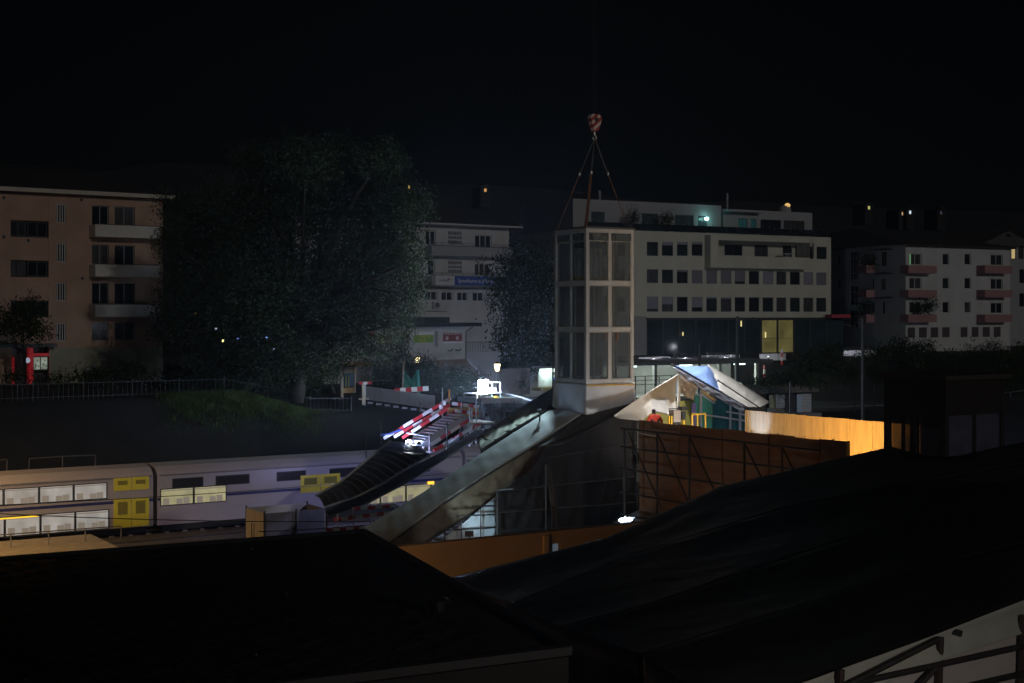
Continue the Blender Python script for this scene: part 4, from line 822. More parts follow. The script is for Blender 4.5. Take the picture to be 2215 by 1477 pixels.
def far_strip():
    """second sheeted roof strip behind, joining the lift from the left"""
    f = TS; t = fthing('sheeted_roof', 'olive tarpaulin roof with sagging ropes left of the hanging lift', 'tarpaulin roof', f); Y0, Y1 = 2.6, 4.6
    A = [f.p(1203, 868, Y0), f.p(1185, 886, Y0), f.p(1110, 930, Y0), f.p(1062, 960, Y0), f.p(1040, 975, Y0)]; B = [f.p(1203, 838, Y1), f.p(1180, 852, Y1), f.p(1120, 888, Y1), f.p(1070, 922, Y1), f.p(1032, 950, Y1)]
    mb = MB(); tarp(mb, A, B, 40, 14, .05, .06, 14, 3, 8); solid(mb.build('roof_sheet', m_otarp, t, smooth=True), .012)
    r = MB(); r.path([p + Vector((0, 0, .02)) for p in B], .05); r.path(A, .05)
    for u, v in ((.5, .62), (.62, .8), (.8, .95)): r.path([lerp_poly(A, u).lerp(lerp_poly(B, v), k/6) - Vector((0, 0, .12*math.sin(k/6*math.pi)-.05)) for k in range(7)], .022)
    r.build('ropes', m_dsteel, t)
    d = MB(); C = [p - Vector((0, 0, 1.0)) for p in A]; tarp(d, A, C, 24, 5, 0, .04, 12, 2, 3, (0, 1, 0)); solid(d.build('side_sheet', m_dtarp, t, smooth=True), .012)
far_strip()
def wrapped_scaffold():
    """dark sheeted scaffold below the lift and bridge, with its tubes in front"""
    f = TS; y = -.9; t = fthing('sheeted_scaffold', 'dark brown sheeted scaffold with tubes below the hanging lift', 'scaffold', f); q = lambda px, py, yy=y: f.p(px, py, yy)
    T = [q(1072, 1072), q(1150, 1015), q(1185, 962), q(1300, 912), q(1345, 890), q(1386, 900)]; Bm = [q(1072, 1172), q(1181, 1166), q(1240, 1163), q(1300, 1150), q(1345, 1120), q(1386, 1100)]
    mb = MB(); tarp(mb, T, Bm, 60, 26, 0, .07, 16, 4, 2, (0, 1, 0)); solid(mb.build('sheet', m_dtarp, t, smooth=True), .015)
    # lateral flap between stair roof and hoarding
    a = [f.p(1257, 898, -.02), f.p(1300, 889, -.2), f.p(1366, 872, -.35)]; b = [f.p(1163, 967, -.9), f.p(1215, 962, -1.0), f.p(1300, 916, -1.0)]
    mb = MB(); tarp(mb, a, b, 30, 12, .10, .03, 9, 3, 6); solid(mb.build('flap', M('dim_grey_tarpaulin', (.06, .056, .052), .6, var=.2, scale=1.2, bump=.3), t, smooth=True), .012)
    seam = MB(); tarp(seam, [q(1186, 1000, y-.05), q(1176, 1010, y-.1)], [q(1206, 1148, y-.05), q(1190, 1160, y-.1)], 6, 20, -.25, .05, 3, 5, 9, (0, 1, 0)); solid(seam.build('fold', M('brown_fold_sheet', (.03, .02, .013), .8, var=.25), t, smooth=True), .012)
    for px, y0, y1 in ((1076, 1060, 1178), (1181, 1005, 1170), (1379, 915, 1100)): MB().tube(q(px, y0, y-.25), q(px, y1, y-.25), .035).build('standard', m_dsteel, t)
    for p0, p1, a0, a1 in ((1181, 1385, 990, 955), (1076, 1385, 1062, 1030), (1076, 1385, 1108, 1085), (1076, 1385, 1150, 1130)): MB().tube(q(p0, a0, y-.22), q(p1, a1, y-.22), .03).build('ledger', m_dsteel, t)
wrapped_scaffold()
def blue_tarp():
    f = TS; y = -.35; t = fthing('lit_sheet', 'pale blue lit sheet with scaffold tubes under the covered stairs', 'tarpaulin', f); q = lambda px, py, yy=y: f.p(px, py, yy)
    A = [q(918, 1192), q(985, 1145), q(1072, 1074)]; B = [q(918, 1194), q(985, 1186), q(1072, 1176)]; mb = MB(); tarp(mb, A, B, 26, 14, 0, .05, 12, 3, 3, (0, 1, 0)); solid(mb.build('sheet', M('pale_sheet', (.50, .56, .60), .7, var=.12, scale=2, bump=.3), t, smooth=True), .012)
    for p0, a0, p1, a1 in ((988, 1115, 1072, 1113), (960, 1147, 1072, 1141), (960, 1171, 1072, 1166), (1020, 1095, 1072, 1094)): MB().tube(q(p0, a0, y-.3), q(p1, a1, y-.3), .028).build('ledger', m_dsteel, t)
    for p0, a0, a1 in ((962, 1150, 1183), (998, 1128, 1181), (1040, 1100, 1177)): MB().tube(q(p0, a0, y-.33), q(p0, a1, y-.33), .022).build('standard', m_dsteel, t)
    return f.w(*q(1040, 1160, y-2.2))
BT = blue_tarp()

# brown wall in front, below the scaffold
def brown_wall():
    f = Frame(1000, 40); t = fthing('rendered_wall', 'plain brown lit wall with small pale openings below the scaffold', 'wall', f); X = f.x; Z = f.z
    y0 = .0; mb = MB(); a = [(X(780), 0, Z(780, 1206)), (X(1460), 0, Z(1460, 1104)), (X(1460), 0, .5), (X(780), 0, .5)]
    hs = [(X(1194), Z(1200, 1197), X(1211), Z(1200, 1174)), (X(1265), Z(1280, 1181), X(1289), Z(1280, 1170)), (X(1293), Z(1300, 1176), X(1324), Z(1300, 1164))]
    zt = Z(1120, 1157); mb.wall(X(780), X(1460), .5, zt, hs, 0, .15); body(mb, X(780), X(1460), .3, .5, zt); mb.build('wall', M('brown_wall_paint', (.36, .24, .13), .85, var=.08, scale=.8), t)
    for h in hs: window(t, h[0], h[2], h[1], h[3], 0, .15, 0, pm=ME('bluish_opening', (.55, .68, .85), .10), fw=.03, fm=M('brown_frame', (.15, .1, .06), .8))
    MB().box(X(1174), X(1184), -.08, .0, .5, Z(1178, 1158)).build('pilaster', M('tan_pilaster', (.42, .28, .15), .85), t)
brown_wall()
# ------------------------------------------------------------------ bridge deck and its plywood hoardings
BR = Frame(1385, 52, CX + F*(0.5323/0.8466)*0 + 1e9) if False else None
class BFrame(Frame):
    """x runs along the bridge towards the eye, y to the right (along the rails)"""
    def __init__(s, px0, d0):
        s.o = Vector(((px0-CX)/F*d0, d0, 0)); s.dx = Vector((.5323, -.8466, 0)); s.dy = Vector((.8466, .5323, 0)); s.rot = math.atan2(-.8466, .5323)
BF = BFrame(1385, 52)
ZD = 6.3
def bridge():
    mb = MB(); L = BF.x(1833)+5.5; mb.box(-.3, L, .05, 4.1, ZD-.5, ZD); o = mb.build('footbridge', M('bridge_concrete', (.20, .19, .17), .9, var=.15), frame=BF); tag(o, 'concrete footbridge deck between the two plywood hoardings', 'bridge')
    # near hoarding
    xe = BF.x(1833); zt = 8.09; t = fthing('plywood_hoarding', 'dark outer face of the near plywood hoarding with scaffold braces', 'hoarding', BF)
    m_dw = M('weathered_plywood', (.24, .12, .06), .75, var=.25, scale=2, bump=.15, stretch=(.5, 3, 3)); zb = 4.2
    n = 9
    for i in range(n):
        a = xe*i/n; b = xe*(i+1)/n; MB().box(a-.02, b+.02, -.03-.035*(i % 2), -.0-.035*(i % 2), zb, zt-.03*(i % 2)).build('panel', m_dw, t)
    MB().box(xe+.002, xe+.05, -.05, .06, zb, zt+.02).build('end_post', m_wood, t)
    for i in range(8): x = xe*(.52+.06*i); MB().box(x, x+.05, -.02, .02, zt, zt+.035).build('screw_head', m_yellow, t) if i % 2 else None
    yb = -.75
    for x in (.05, 1.9, 3.6, 6.3, 8.0): MB().tube((x*xe/10, yb, zb-2.5), (x*xe/10, yb, zt-.28), .04).build('standard', m_dsteel, t)
    for z in (zt-.28, zt-.95, zt-1.75, zt-2.6, zt-3.4): MB().tube((-.2, yb, z), (xe-.3, yb, z-.0), .035).build('ledger', m_dsteel, t)
    for x in (.3, 2.0, 3.7, 6.4, 8.1): MB().tube((x*xe/10, yb-.05, zt-.35), ((x+1.9)*xe/10, yb-.05, zt-2.9), .03).build('brace', m_dsteel, t)
    MB().bar((.55, -.5, zt-.42), (1.6, -.5, zt-.46), .05, .03).build('pale_tube', m_alu, t)
    # far hoarding, lit
    g = BFrame(1615, 53); x1 = g.x(1990); zt = 8.38; t = fthing('plywood_hoarding', 'brightly lit orange plywood hoarding on the far side of the bridge', 'hoarding', g); n = 8
    for i in range(n): MB().box(x1*i/n+.004, x1*(i+1)/n-.004, .0, .03, ZD-.1, zt-.012*(i % 2)).build('panel', m_wood, t)
    for i in range(1, n): MB().box(x1*i/n-.02, x1*i/n+.02, -.012, -.002, ZD, zt-.02).build('cover_strip', M('strip_wood', (.58, .42, .16), .6), t)
    MB().box(-.05, -.002, -.03, .05, ZD-.1, zt).build('end_post', m_wood, t)
    # hidden sodium work lamp on the deck; second one added to even the light
    for sx, lb in ((BF.x(1895)+1.2, 'sodium work lamp on a stand at the lift end of the orange hoarding'), (BF.x(1690), 'added sodium lamp on a stand halfway along the orange hoarding')):
        c = BF.w(sx, .7, ZD); l = thing('work_or_fill_lamp', lb, 'lamp', c, 0, 'sodium lamps on the bridge'); b = MB()
        for k in range(3): b.tube((.3*math.cos(k*2.09), .3*math.sin(k*2.09), 0), (0, 0, .8), .02)
        b.build('tripod', m_dsteel, l); MB().box(-.12, .12, -.06, .06, .8, .98).build('lamp_head', ME('sodium_glass', (1, .55, .12), 14), l); lamp('SPOT', (.05, .2, .9), LP['sodium_deck']*(.30 if sx > BF.x(1800) else .95), (1, .60, .20), l, .12, R(125), BF.w(sx-2.2, 4.0, 8.6)-c)
LP = dict(sodium_deck=900, flood1=8500, flood2=650, flood3=7, tent=170, sodium_left=10500, sheet=170, skirt=9, garage=520, yard=140, hoardspot=300, roof=900, top=7500, blue=300, brown=1050, street=60)
bridge()

# ------------------------------------------------------------------ tent of canvas and plastic over the second stair head
def tent():
    f = Frame(1467, 57); t = fthing('canvas_tent', 'torn cream canvas and blue sheeting tent over the stair head', 'tent', f); q = f.p
    A = [q(1328, 898, -1.2), q(1370, 869, -.5), q(1420, 837, -.2), q(1466, 809, 0)]; B = [q(1340, 905, -1.3), q(1389, 910, -.9), q(1414, 890, -.6), q(1432, 894, -.5), q(1456, 901, -.4), q(1464, 887, -.3)]
    mb = MB(); tarp(mb, A, B, 44, 22, .10, .022, 7, 2, 3, (0, 1, 0)); solid(mb.build('canvas_sheet', m_canvas, t, smooth=True), .012)
    A = [q(1466, 809, 0), q(1466.5, 850, -.1), q(1464, 887, -.3)]; B = [q(1467.6, 810, .05), q(1472, 850, -.05), q(1472, 866, -.1)]; mb = MB(); tarp(mb, A, B, 16, 5, 0, .03, 3, 4, 4, (0, 1, 0)); solid(mb.build('canvas_fold', m_canvas, t, smooth=True), .012)
    mp = M('clear_plastic_sheet', (.36, .30, .24), .35, var=.35, scale=3, bump=.4)
    A = [q(1468, 811, .1), q(1476, 818, .1), q(1507, 839, .1)]; B = [q(1472, 850, .15), q(1486, 860, .15), q(1500, 866, .15)]; mb = MB(); tarp(mb, A, B, 16, 10, 0, .05, 6, 4, 7, (0, 1, 0)); solid(mb.build('plastic_sheet', mp, t, smooth=True), .008)
    mp2 = M('greyish_plastic_sheet', (.24, .25, .30), .3, var=.35, scale=3, bump=.4)
    A = [q(1456, 793, .2), q(1530, 835, .2), q(1616, 881, .2)]; B = [q(1474, 818, .12), q(1540, 853, .12), q(1606, 892, .12)]; mb = MB(); tarp(mb, A, B, 36, 8, .0, .05, 14, 3, 8, (0, 1, 0)); solid(mb.build('plastic_sheet', mp2, t, smooth=True), .008)
    # blue sheet slung over the roof
    A = [q(1459, 790.5, 1.6), q(1495, 792.5, 2.1), q(1530, 791, 2.4), q(1543, 802, 2.4), q(1553, 823, 2.2), q(1556, 846, 1.2), q(1615, 879, .3)]; B = [q(1462, 794, .22), q(1490, 812, .22), q(1520, 829, .22), q(1545, 844, .22), q(1580, 863, .22), q(1600, 873, .22), q(1616, 882, .21)]
    mb = MB(); tarp(mb, A, B, 50, 14, .06, .04, 8, 3, 9); solid(mb.build('blue_sheet', m_blue, t, smooth=True), .01)
    A = [q(1530, 788, 2.5), q(1585, 819, 2.5), q(1640, 853, 2.5), q(1665, 869, 2.5)]; B = [q(1543, 836, 1.2), q(1560, 852, .8), q(1590, 869, .5), q(1614, 881, .3), q(1641, 881, .6)]
    B = [q(1550, 820, 1.9), q(1556, 842, 1.0), q(1588, 866, .6), q(1614, 881, .35), q(1641, 881, 1.2)]; mb = MB(); tarp(mb, A, B, 50, 14, .05, .018, 11, 2, 2); solid(mb.build('canvas_sheet', m_canvas, t, smooth=True), .012)
    r = MB(); r.tube(q(1454, 788, .3), q(1617, 882, .24), .045); r.tube(q(1552, 822, .9), q(1645, 883, .95), .03); r.build('roof_pole', m_dsteel, t)
    MB().bar(q(1474, 817, .16), q(1508, 838, .16), .05, .12).build('timber', m_wood, t); MB().bar(q(1518, 846, .16), q(1548, 866, .16), .05, .1).build('timber', m_wood, t)
    MB().tube(q(1467, 809, .1), q(1468, 935, .1), .05).build('pole', m_steel, t)
    # olive boards, glass wall, aluminium posts
    o = fthing('board_wall', 'olive green boarding behind the worker', 'wall', f); MB().box(f.x(1360, 1.6), f.x(1502, 1.6), 1.6, 1.66, ZD-.5, f.z(1450, 868, 1.6)).build('boards', m_osb, o)
    gph = fthing('glass_screen', 'teal glass screen with bluish metal posts under the blue sheeting', 'glass screen', f)
    m_teal = M('teal_glass', (.06, .26, .24), .08, var=.35, scale=1.2, stretch=(2, 2, .4), spec=.8); m_teal2 = M('dark_teal_glass', (.02, .10, .13), .06, var=.4, scale=1, spec=.8)
    z0 = ZD-.3; MB().box(f.x(1503, .5), f.x(1540, .5), .5, .53, z0, f.z(1520, 852, .5)).build('glass_pane', m_teal, gph)
    pts = [q(1541, 856, .52), q(1610, 893, .52), q(1612, 950, .52), q(1541, 950, .52)]; MB().prism(pts, (0, .03, 0)).build('glass_pane', m_teal2, gph)
    m_post = M('bluish_post', (.40, .45, .58), .4, metal=.2)
    for px, y0, wd in ((1516, 843, .07), (1580, 867, .06), (1601, 872, .09)):
        x = f.x(px, .35); MB().box(x-wd/2, x+wd/2, .32, .40, z0, f.z(px, y0, .35)).build('post', m_post, gph)
    for a, b, c, d in ((1504, 853, 1578, 861), (1526, 897, 1612, 910), (1571, 890, 1612, 897), (1522, 856, 1546, 872)): MB().bar(q(a, b, .28), q(c, d, .28), .04, .07).build('rail', m_post, gph)
    MB().box(f.x(1497, .45), f.x(1504, .45), .40, .47, z0, f.z(1500, 872, .45)).build('violet_post', M('violet_post', (.22, .2, .55), .5), gph)
    # yellow guard frame
    g2 = Frame(1497, 54.6); b = thing('guard_rail', 'yellow tubular guard frame beside the teal glass screen', 'barrier', g2.w(0, 0, ZD), g2.rot); X = g2.x; zt = g2.z(1510, 896)-ZD; xs = [X(1497), X(1509), X(1526)]
    for i, x in enumerate(xs): MB().tube((x, 0, 0), (x, 0, zt), .032).build('post', m_yellow, b)
    MB().tube((xs[2]-.15, .6, 0), (xs[2]-.15, .6, zt), .032).build('post', m_yellow, b)
    for z in (zt, zt-.62): MB().tube((xs[0], 0, z), (xs[2], 0, z), .03).build('rail', m_yellow, b)
    b = thing('access_platform', 'small yellow work platform with a dark crate and controls beside the worker', 'work platform', g2.w(X(1470), .2, ZD), g2.rot)
    x0 = X(1454)-X(1470); x1 = X(1486)-X(1470)
    for x in (x0, x0+.12, x1): MB().box(x-.03, x+.03, -.03, .03, 0, zt-.02).build('post', m_yellow, b)
    MB().box(x0, x1, -.02, .04, zt-.75, zt-.68).build('toe_board', M('red_oxide', (.35, .10, .05), .6), b)
    MB().box(-.18, .12, -.12, .25, zt-.82, zt-.28).build('crate', m_dframe, b); MB().box(-.2, .14, -.1, .2, zt-.27, zt+.18).build('paper_sacks', M('sack', (.30, .25, .22), .8, var=.3, scale=6), b)
    c = MB(); c.box(.25, .42, -.05, .12, zt-.2, zt+.12); c.box(.22, .5, -.07, .14, zt+.16, zt+.30); c.build('controls', m_dframe, b); MB().box(x0, x1+.1, -.01, .02, zt+.22, zt+.26).build('top_rail', m_dframe, b)
    # white work light on the deck in front of the canvas, below the near hoarding
    c = g2.w(X(1440), -2.0, ZD); l = thing('work_or_fill_light', 'white work light on the bridge deck lighting the tent', 'lamp', c, 0); m = MB()
    for k in range(3): m.tube((.3*math.cos(k*2.09), .3*math.sin(k*2.09), 0), (0, 0, .9), .02)
    m.build('tripod', m_dsteel, l); MB().box(-.2, .2, -.05, .05, .9, 1.1).build('lamp_head', m_lit, l); lamp('SPOT', (0, .15, 1.0), LP['tent'], (1, .97, .92), l, .12, R(122), f.w(f.x(1440, 0), 0, 8.6)-c)
    c = P(1572, 968, 51.3); c.z = ZD; l = thing('work_or_fill_light', 'bluish work light aimed at the end of the orange hoarding', 'lamp', c, 0); m = MB(); m.tube((0, 0, 0), (0, 0, .7), .03); m.build('stand', m_dsteel, l); MB().box(-.12, .12, -.05, .05, .7, .9).build('lamp_head', m_lit, l)
    tgt = BFrame(1615, 53).w(.75, 0, 8.05); lamp('SPOT', (.15, .1, .95), LP['hoardspot'], (.25, .42, 1), l, .12, R(40), tgt-c)
    c = TW.w(TW.x(1371)-.05, .15, TW.z(1268, 493)+.07); l = thing('work_or_fill_light', 'added dark fill light on the top right corner of the hanging lift', 'lamp', c, 0); MB().box(-.07, .07, -.07, .07, .0, .14).build('lamp_head', m_dsteel, l)  # lamp added to brighten the tent sheeting from above
    lamp('SPOT', (.16, .0, .0), LP['top'], (.93, .96, 1), l, .06, R(60), f.w(f.x(1508, 0), .6, 9.0)-c)
tent()

# ------------------------------------------------------------------ worker in the red jacket, seen from behind
def worker():
    c = P(1418, 905, 55.2); base = Vector((c.x, c.y, ZD+.25)); pb = MB(); pb.box(-.6, .6, -.45, .45, -.25, -.002); tag(pb.build('timber_step', m_wood, None), 'low timber step under the worker in the red jacket', 'step').location = base; t = thing('person', 'worker seen from behind in a red jacket with yellow gloves and cuffs', 'person', base, R(12))
    V = []; E = []; Rd = []
    def j(p, r, par=None):
        V.append(p); Rd.append(r)
        if par is not None: E.append((par, len(V)-1))
        return len(V)-1
    pel = j((0, 0, .92), (.17, .12)); wa = j((0, .03, 1.10), (.15, .11), pel); ch = j((0, .09, 1.32), (.19, .13), wa); nb = j((0, .15, 1.46), (.10, .09), ch); nk = j((0, .19, 1.53), (.06, .06), nb)
    h1 = j((0, .23, 1.62), (.085, .095), nk); h2 = j((0, .25, 1.71), (.08, .09), h1)
    for s in (-1, 1):
        sh = j((s*.19, .11, 1.42), (.085, .08), ch); el = j((s*.30, .10, 1.20), (.062, .062), sh); wr = j((s*.27, .26, 1.03), (.042, .042), el); hd = j((s*.255, .31, .98), (.045, .028), wr)
        for k in range(4):
            a = j((s*(.255+.024*(k-1.5)), .355, .955-.006*k), (.011, .011), hd); b = j((s*(.255+.026*(k-1.5)), .385-(.006 if k == 3 else 0), .925), (.009, .009), a); j((s*(.255+.022*(k-1.5)), .382, .900-(k == 1)*.008), (.008, .008), b)
        a = j((s*.205, .33, .985), (.013, .013), hd); j((s*.195, .365, .965), (.010, .010), a)
        hp = j((s*.10, 0, .86), (.105, .105), pel); kn = j((s*.12, .05, .48), (.072, .072), hp); an = j((s*.13, 0, .09), (.05, .05), kn); j((s*.14, .15, .045), (.045, .04), an)
    me = bpy.data.meshes.new('body'); me.from_pydata(V, E, []); ob = bpy.data.objects.new('body', me); COL.objects.link(ob)
    sk = ob.modifiers.new('s', 'SKIN'); 
    for i, r in enumerate(Rd): me.skin_vertices[0].data[i].radius = r
    me.skin_vertices[0].data[0].use_root = True; ob.modifiers.new('d', 'SUBSURF').levels = 2; ob.modifiers['d'].render_levels = 2
    dg = bpy.context.evaluated_depsgraph_get(); m2 = bpy.data.meshes.new_from_object(ob.evaluated_get(dg)); bpy.data.objects.remove(ob)
    for m in (M('jacket_red', (.70, .06, .035), .7, var=.1), M('glove_yellow', (.65, .65, .05), .6), M('trousers_dark', (.08, .05, .04), .8), M('hair_dark', (.03, .02, .018), .8), M('harness_black', (.02, .02, .02), .7)): m2.materials.append(m)
    for p in m2.polygons:
        c = p.center; i = 0
        if c.z < .90 and abs(c.x) < .22 and c.y < .22: i = 2
        if c.y > .25 and c.z < 1.09: i = 1
        if c.z > 1.52: i = 3
        if i == 0 and .9 < c.z < 1.34 and abs(c.x) < .15 and .045 < abs(c.x) : i = 4
        p.material_index = i; p.use_smooth = True
    b = bpy.data.objects.new('body', m2); COL.objects.link(b); b.parent = t
    fc = MB(); fc.lathe([(.02, -.02), (.045, 0), (.03, .03)], 8, (0, .345, 1.655)); fc.build('nose', M('skin', (.5, .3, .22), .6), b)
    bd = MB(); bd.lathe([(.168, -.03), (.172, 0), (.168, .03)], 20, (0, .06, 1.20)); bd.v = [(x, .06+(y-.06)*.76, z) for x, y, z in bd.v]; bd.build('reflective_band', M('reflective', (.7, .7, .6), .3), b)
worker()

# ------------------------------------------------------------------ site stairs with barrier boards, left of the lift
SS = Frame(1000, 73.0)
def board_mesh(a, b, ht, th, seg, first=0):
    a = Vector(a); b = Vector(b); n = max(2, round((b-a).length/seg)); mb = MB()
    for i in range(n): mb.bar(a.lerp(b, i/n), a.lerp(b, (i+1)/n), th, ht, mi=(i+first) % 2)
    return mb
def site_stairs():
    f = SS; q = f.p; t = fthing('site_stairs', 'temporary scaffold stairs with red and white barrier boards', 'stairs', f); m2 = [m_bwhite, m_red]
    Yf, Yn = 2.4, 0.0
    B = [((830, 948), (975, 861), Yf+.1, 0), ((852, 945), (973, 876), Yf, 0), ((870, 947), (968, 884), Yf-.3, 1), ((895, 946), (985, 890), 1.9, 0),
         ((932, 962), (1016, 907), Yn, 0), ((938, 975), (1040, 914), Yn, 1), ((940, 951), (1030, 901), Yn+.05, 0)]
    for a, b, y, fst in B[:6]: board_mesh(q(*a, y), q(*b, y), .17, .03, .62, fst).build('barrier_board', m2, t)
    for a, b, y in (((978, 872.5), (1036, 880), 1.4), ((984, 888), (1034, 895), 1.4)): board_mesh(q(*a, y), q(*b, y), .17, .03, .32, 0).build('barrier_board', m2, t)
    a0, a1 = q(902, 952, 1.2), q(984, 897, 1.2)
    for i in range(11):
        p = a0.lerp(a1, i/10); m = MB(); m.box(p.x-.16, p.x+.16, .35, 1.75, p.z-.03, p.z+.03); m.build('tread', m_steel, t)
    for y, o in ((.30, -.12), (1.80, -.12)): MB().bar((a0.x-.2, y, a0.z+o-.1), (a1.x+.2, y, a1.z+o+.0), .05, .26).build('stringer', m_steel, t)
    sp = MB(); sp.prism([q(918, 950, .15), q(994, 905, .15), q(1012, 912, .15), q(940, 962, .15)], (0, .04, 0)); sp.build('side_panel', M('grey_panel', (.36, .37, .40), .7), t)
    lp = MB(); z = q(1000, 903, 1.2).z; lp.box(q(985, 900, 1.2).x, q(1040, 900, 1.2).x, -.2, 2.2, z-.25, z-.18); lp.build('landing', M('landing_boards', (.34, .28, .18), .8, var=.2), t)
    ob = MB(); ob.box(f.x(968, 2.1), f.x(1034, 2.1), 2.1, 2.14, f.z(1000, 902, 2.1), f.z(1000, 881, 2.1)); ob.build('osb_wall', M('osb_board', (.55, .36, .13), .75, var=.25, scale=8), t)
    for px, y0, y1, y in ((824, 912, 960, Yf+.2), (910, 868, 900, Yf+.5), (957, 838, 905, Yf), (972, 843, 905, Yf+.1), (929, 936, 992, -.1), (967, 912, 978, -.15), (1016, 880, 965, -.1), (1021, 882, 960, 0), (1030, 875, 960, .2), (998, 870, 902, 1.35), (1030, 848, 900, 1.6), (792, 935, 990, Yf+.5)):
        MB().tube(q(px, y1, y), q(px, y0, y), .035).build('standard', m_dsteel if px in (792, 824, 910, 929, 967) else m_steel, t)
    for a, b, y in (((878, 935), (928, 944), 0.1), ((880, 958), (930, 966), .1)): MB().tube(q(*a, y), q(*b, y), .04).build('ledger', m_steel, t)
    for k in range(7): px = 966+k*4.2; MB().tube(q(px, 973-k*3.4, -.05), q(px, 962-k*3.4, -.05), .045).build('stub_post', m_steel, t)
    for k in range(6):
        px = 1005+k*6; MB().tube(q(px, 950-k*4+(k % 2)*6, -.1), q(px, 938-k*4+(k % 2)*6, -.1), .05).build('coupler', m_steel, t)
    bl = MB(); bl.path([q(823, 940, Yf+.1), q(845, 938, Yf), q(866, 929, Yf-.1)], .05); bl.build('blue_hose', M('hose_blue', (.06, .12, .5), .5), t)
    MB().tube(q(972, 868, Yf+.1), q(972, 842, Yf+.1), .05).build('orange_post', M('post_orange', (.65, .30, .05), .5), t)
    for px, py in ((961, 872), (954, 880)): MB().lathe([(.02, -.12), (.11, -.08), (.11, .12), (.02, .17)], 12, q(px, py, Yf-.1)).build('warning_lamp', M('lamp_white', (.75, .75, .78), .3), t)
    # floodlight near the foot
    p = f.w(*q(884, 964, .6)); l = thing('floodlight', 'small bright floodlight at the foot of the barrier board stairs', 'floodlight', p - Vector((0, 0, .6)), f.rot)
    for z in (.5, .78): MB().lathe([(.03, -.12), (.14, -.06), (.14, .06), (.03, .12)], 14, (0, 0, z)).build('lamp_glass', m_lit, l)
    MB().lathe([(.02, -.05), (.08, 0), (.02, .05)], 10, (.42, 0, .78)).build('lamp_glass', m_lit, l); MB().tube((0, .08, -.1), (0, .08, .95), .03).build('stand', m_dsteel, l)
    lamp('POINT', (.1, -.35, .6), LP['flood2'], (.46, .52, 1), l, .1)
site_stairs()
def corrugated_roof():
    f = Frame(900, 70); q = f.p; t = fthing('stair_roof', 'long dark ribbed barrel roof sloping down to the platform', 'stair roof', f); Y = 3.3
    A = [q(930, 984, 0), q(886, 1010, 0), q(830, 1044, 0), q(766, 1075, 0), q(702, 1097, 0)]; B = [q(846, 956, Y), q(822, 975, Y), q(770, 1018, Y), q(735, 1047, Y), q(684, 1074, Y)]
    ms = M('ribbed_roof_metal', (.05, .06, .09), .42, metal=.15, var=.2, scale=2)
    mb = MB()
    def fn(u, v):
        p = lerp_poly(A, u).lerp(lerp_poly(B, u), v); return p + Vector((0, 0, .14*math.sin(math.pi*v) + .035*math.copysign(abs(math.sin(u*math.pi*15))**.5, 1)))
    mb.grid(fn, 150, 14); solid(mb.build('roof_sheet', ms, t, smooth=True), .03)
    for i in range(16):
        u = i/15; a = lerp_poly(A, u); b = lerp_poly(B, u); r = MB(); r.path([a.lerp(b, k/10) + Vector((0, 0, .14*math.sin(math.pi*k/10)+.03)) for k in range(11)], .030, 6); r.build('rib', M('rib_dark', (.10, .12, .16), .5, metal=.2), t)
    fl = MB(); fl.path([p + Vector((0, .02, .06)) for p in B], .07); fl.path([p + Vector((0, 0, .0)) for p in A], .05); fl.build('edge_trim', M('trim_zinc', (.34, .36, .34), .5, metal=.3), t)
    C = [q(1064, 930, -.02), q(1000, 968, -.02), q(886, 1040, -.02), q(790, 1090, -.02), q(712, 1118, -.02)]; A2 = [q(1030, 930, -.02), q(960, 975, -.02)] + [p + Vector((0, -.02, -.06)) for p in A[1:]]
    sw = MB(); tarp(sw, A2, C, 40, 4, 0, .01, 6, 2, 1, (0, 1, 0)); solid(sw.build('side_wall', M('dark_blue_panel', (.05, .052, .085), .55, var=.12), t, smooth=True), .04)
    r = MB(); r.path([p + Vector((0, -.03, 0)) for p in C], .05); r.build('lower_rail', m_steel, t)
    dk = MB(); mat = M('slab_steel', (.45, .47, .50), .35, metal=.4); z = q(905, 978, .9).z; dk.box(q(882, 978, .9).x, q(928, 980, .9).x, .3, 1.7, z-.05, z); dk.build('landing_plate', mat, t)
    t2 = fthing('barrier_fence', 'pair of bluish red and white barrier boards beside the enclosure', 'barrier', Frame(770, 62)); g = Frame(770, 62)
    for a, b, y in (((764, 1101), (858, 1093), 0), ((722, 1124), (860, 1107), 0), ((706, 1147), (790, 1140), .2)): board_mesh(g.p(*a, y), g.p(*b, y), .17, .03, .33).build('barrier_board', [m_red, m_bwhite], t2)
    for px, y0, y1 in ((764, 1097, 1122), (855, 1088, 1098), (703, 1110, 1160), (730, 1110, 1160)): MB().tube(g.p(px, y0, -.03), g.p(px, y1+25, -.03), .03).build('post', M('bluish_post', (.3, .3, .5)), t2)
corrugated_roof()

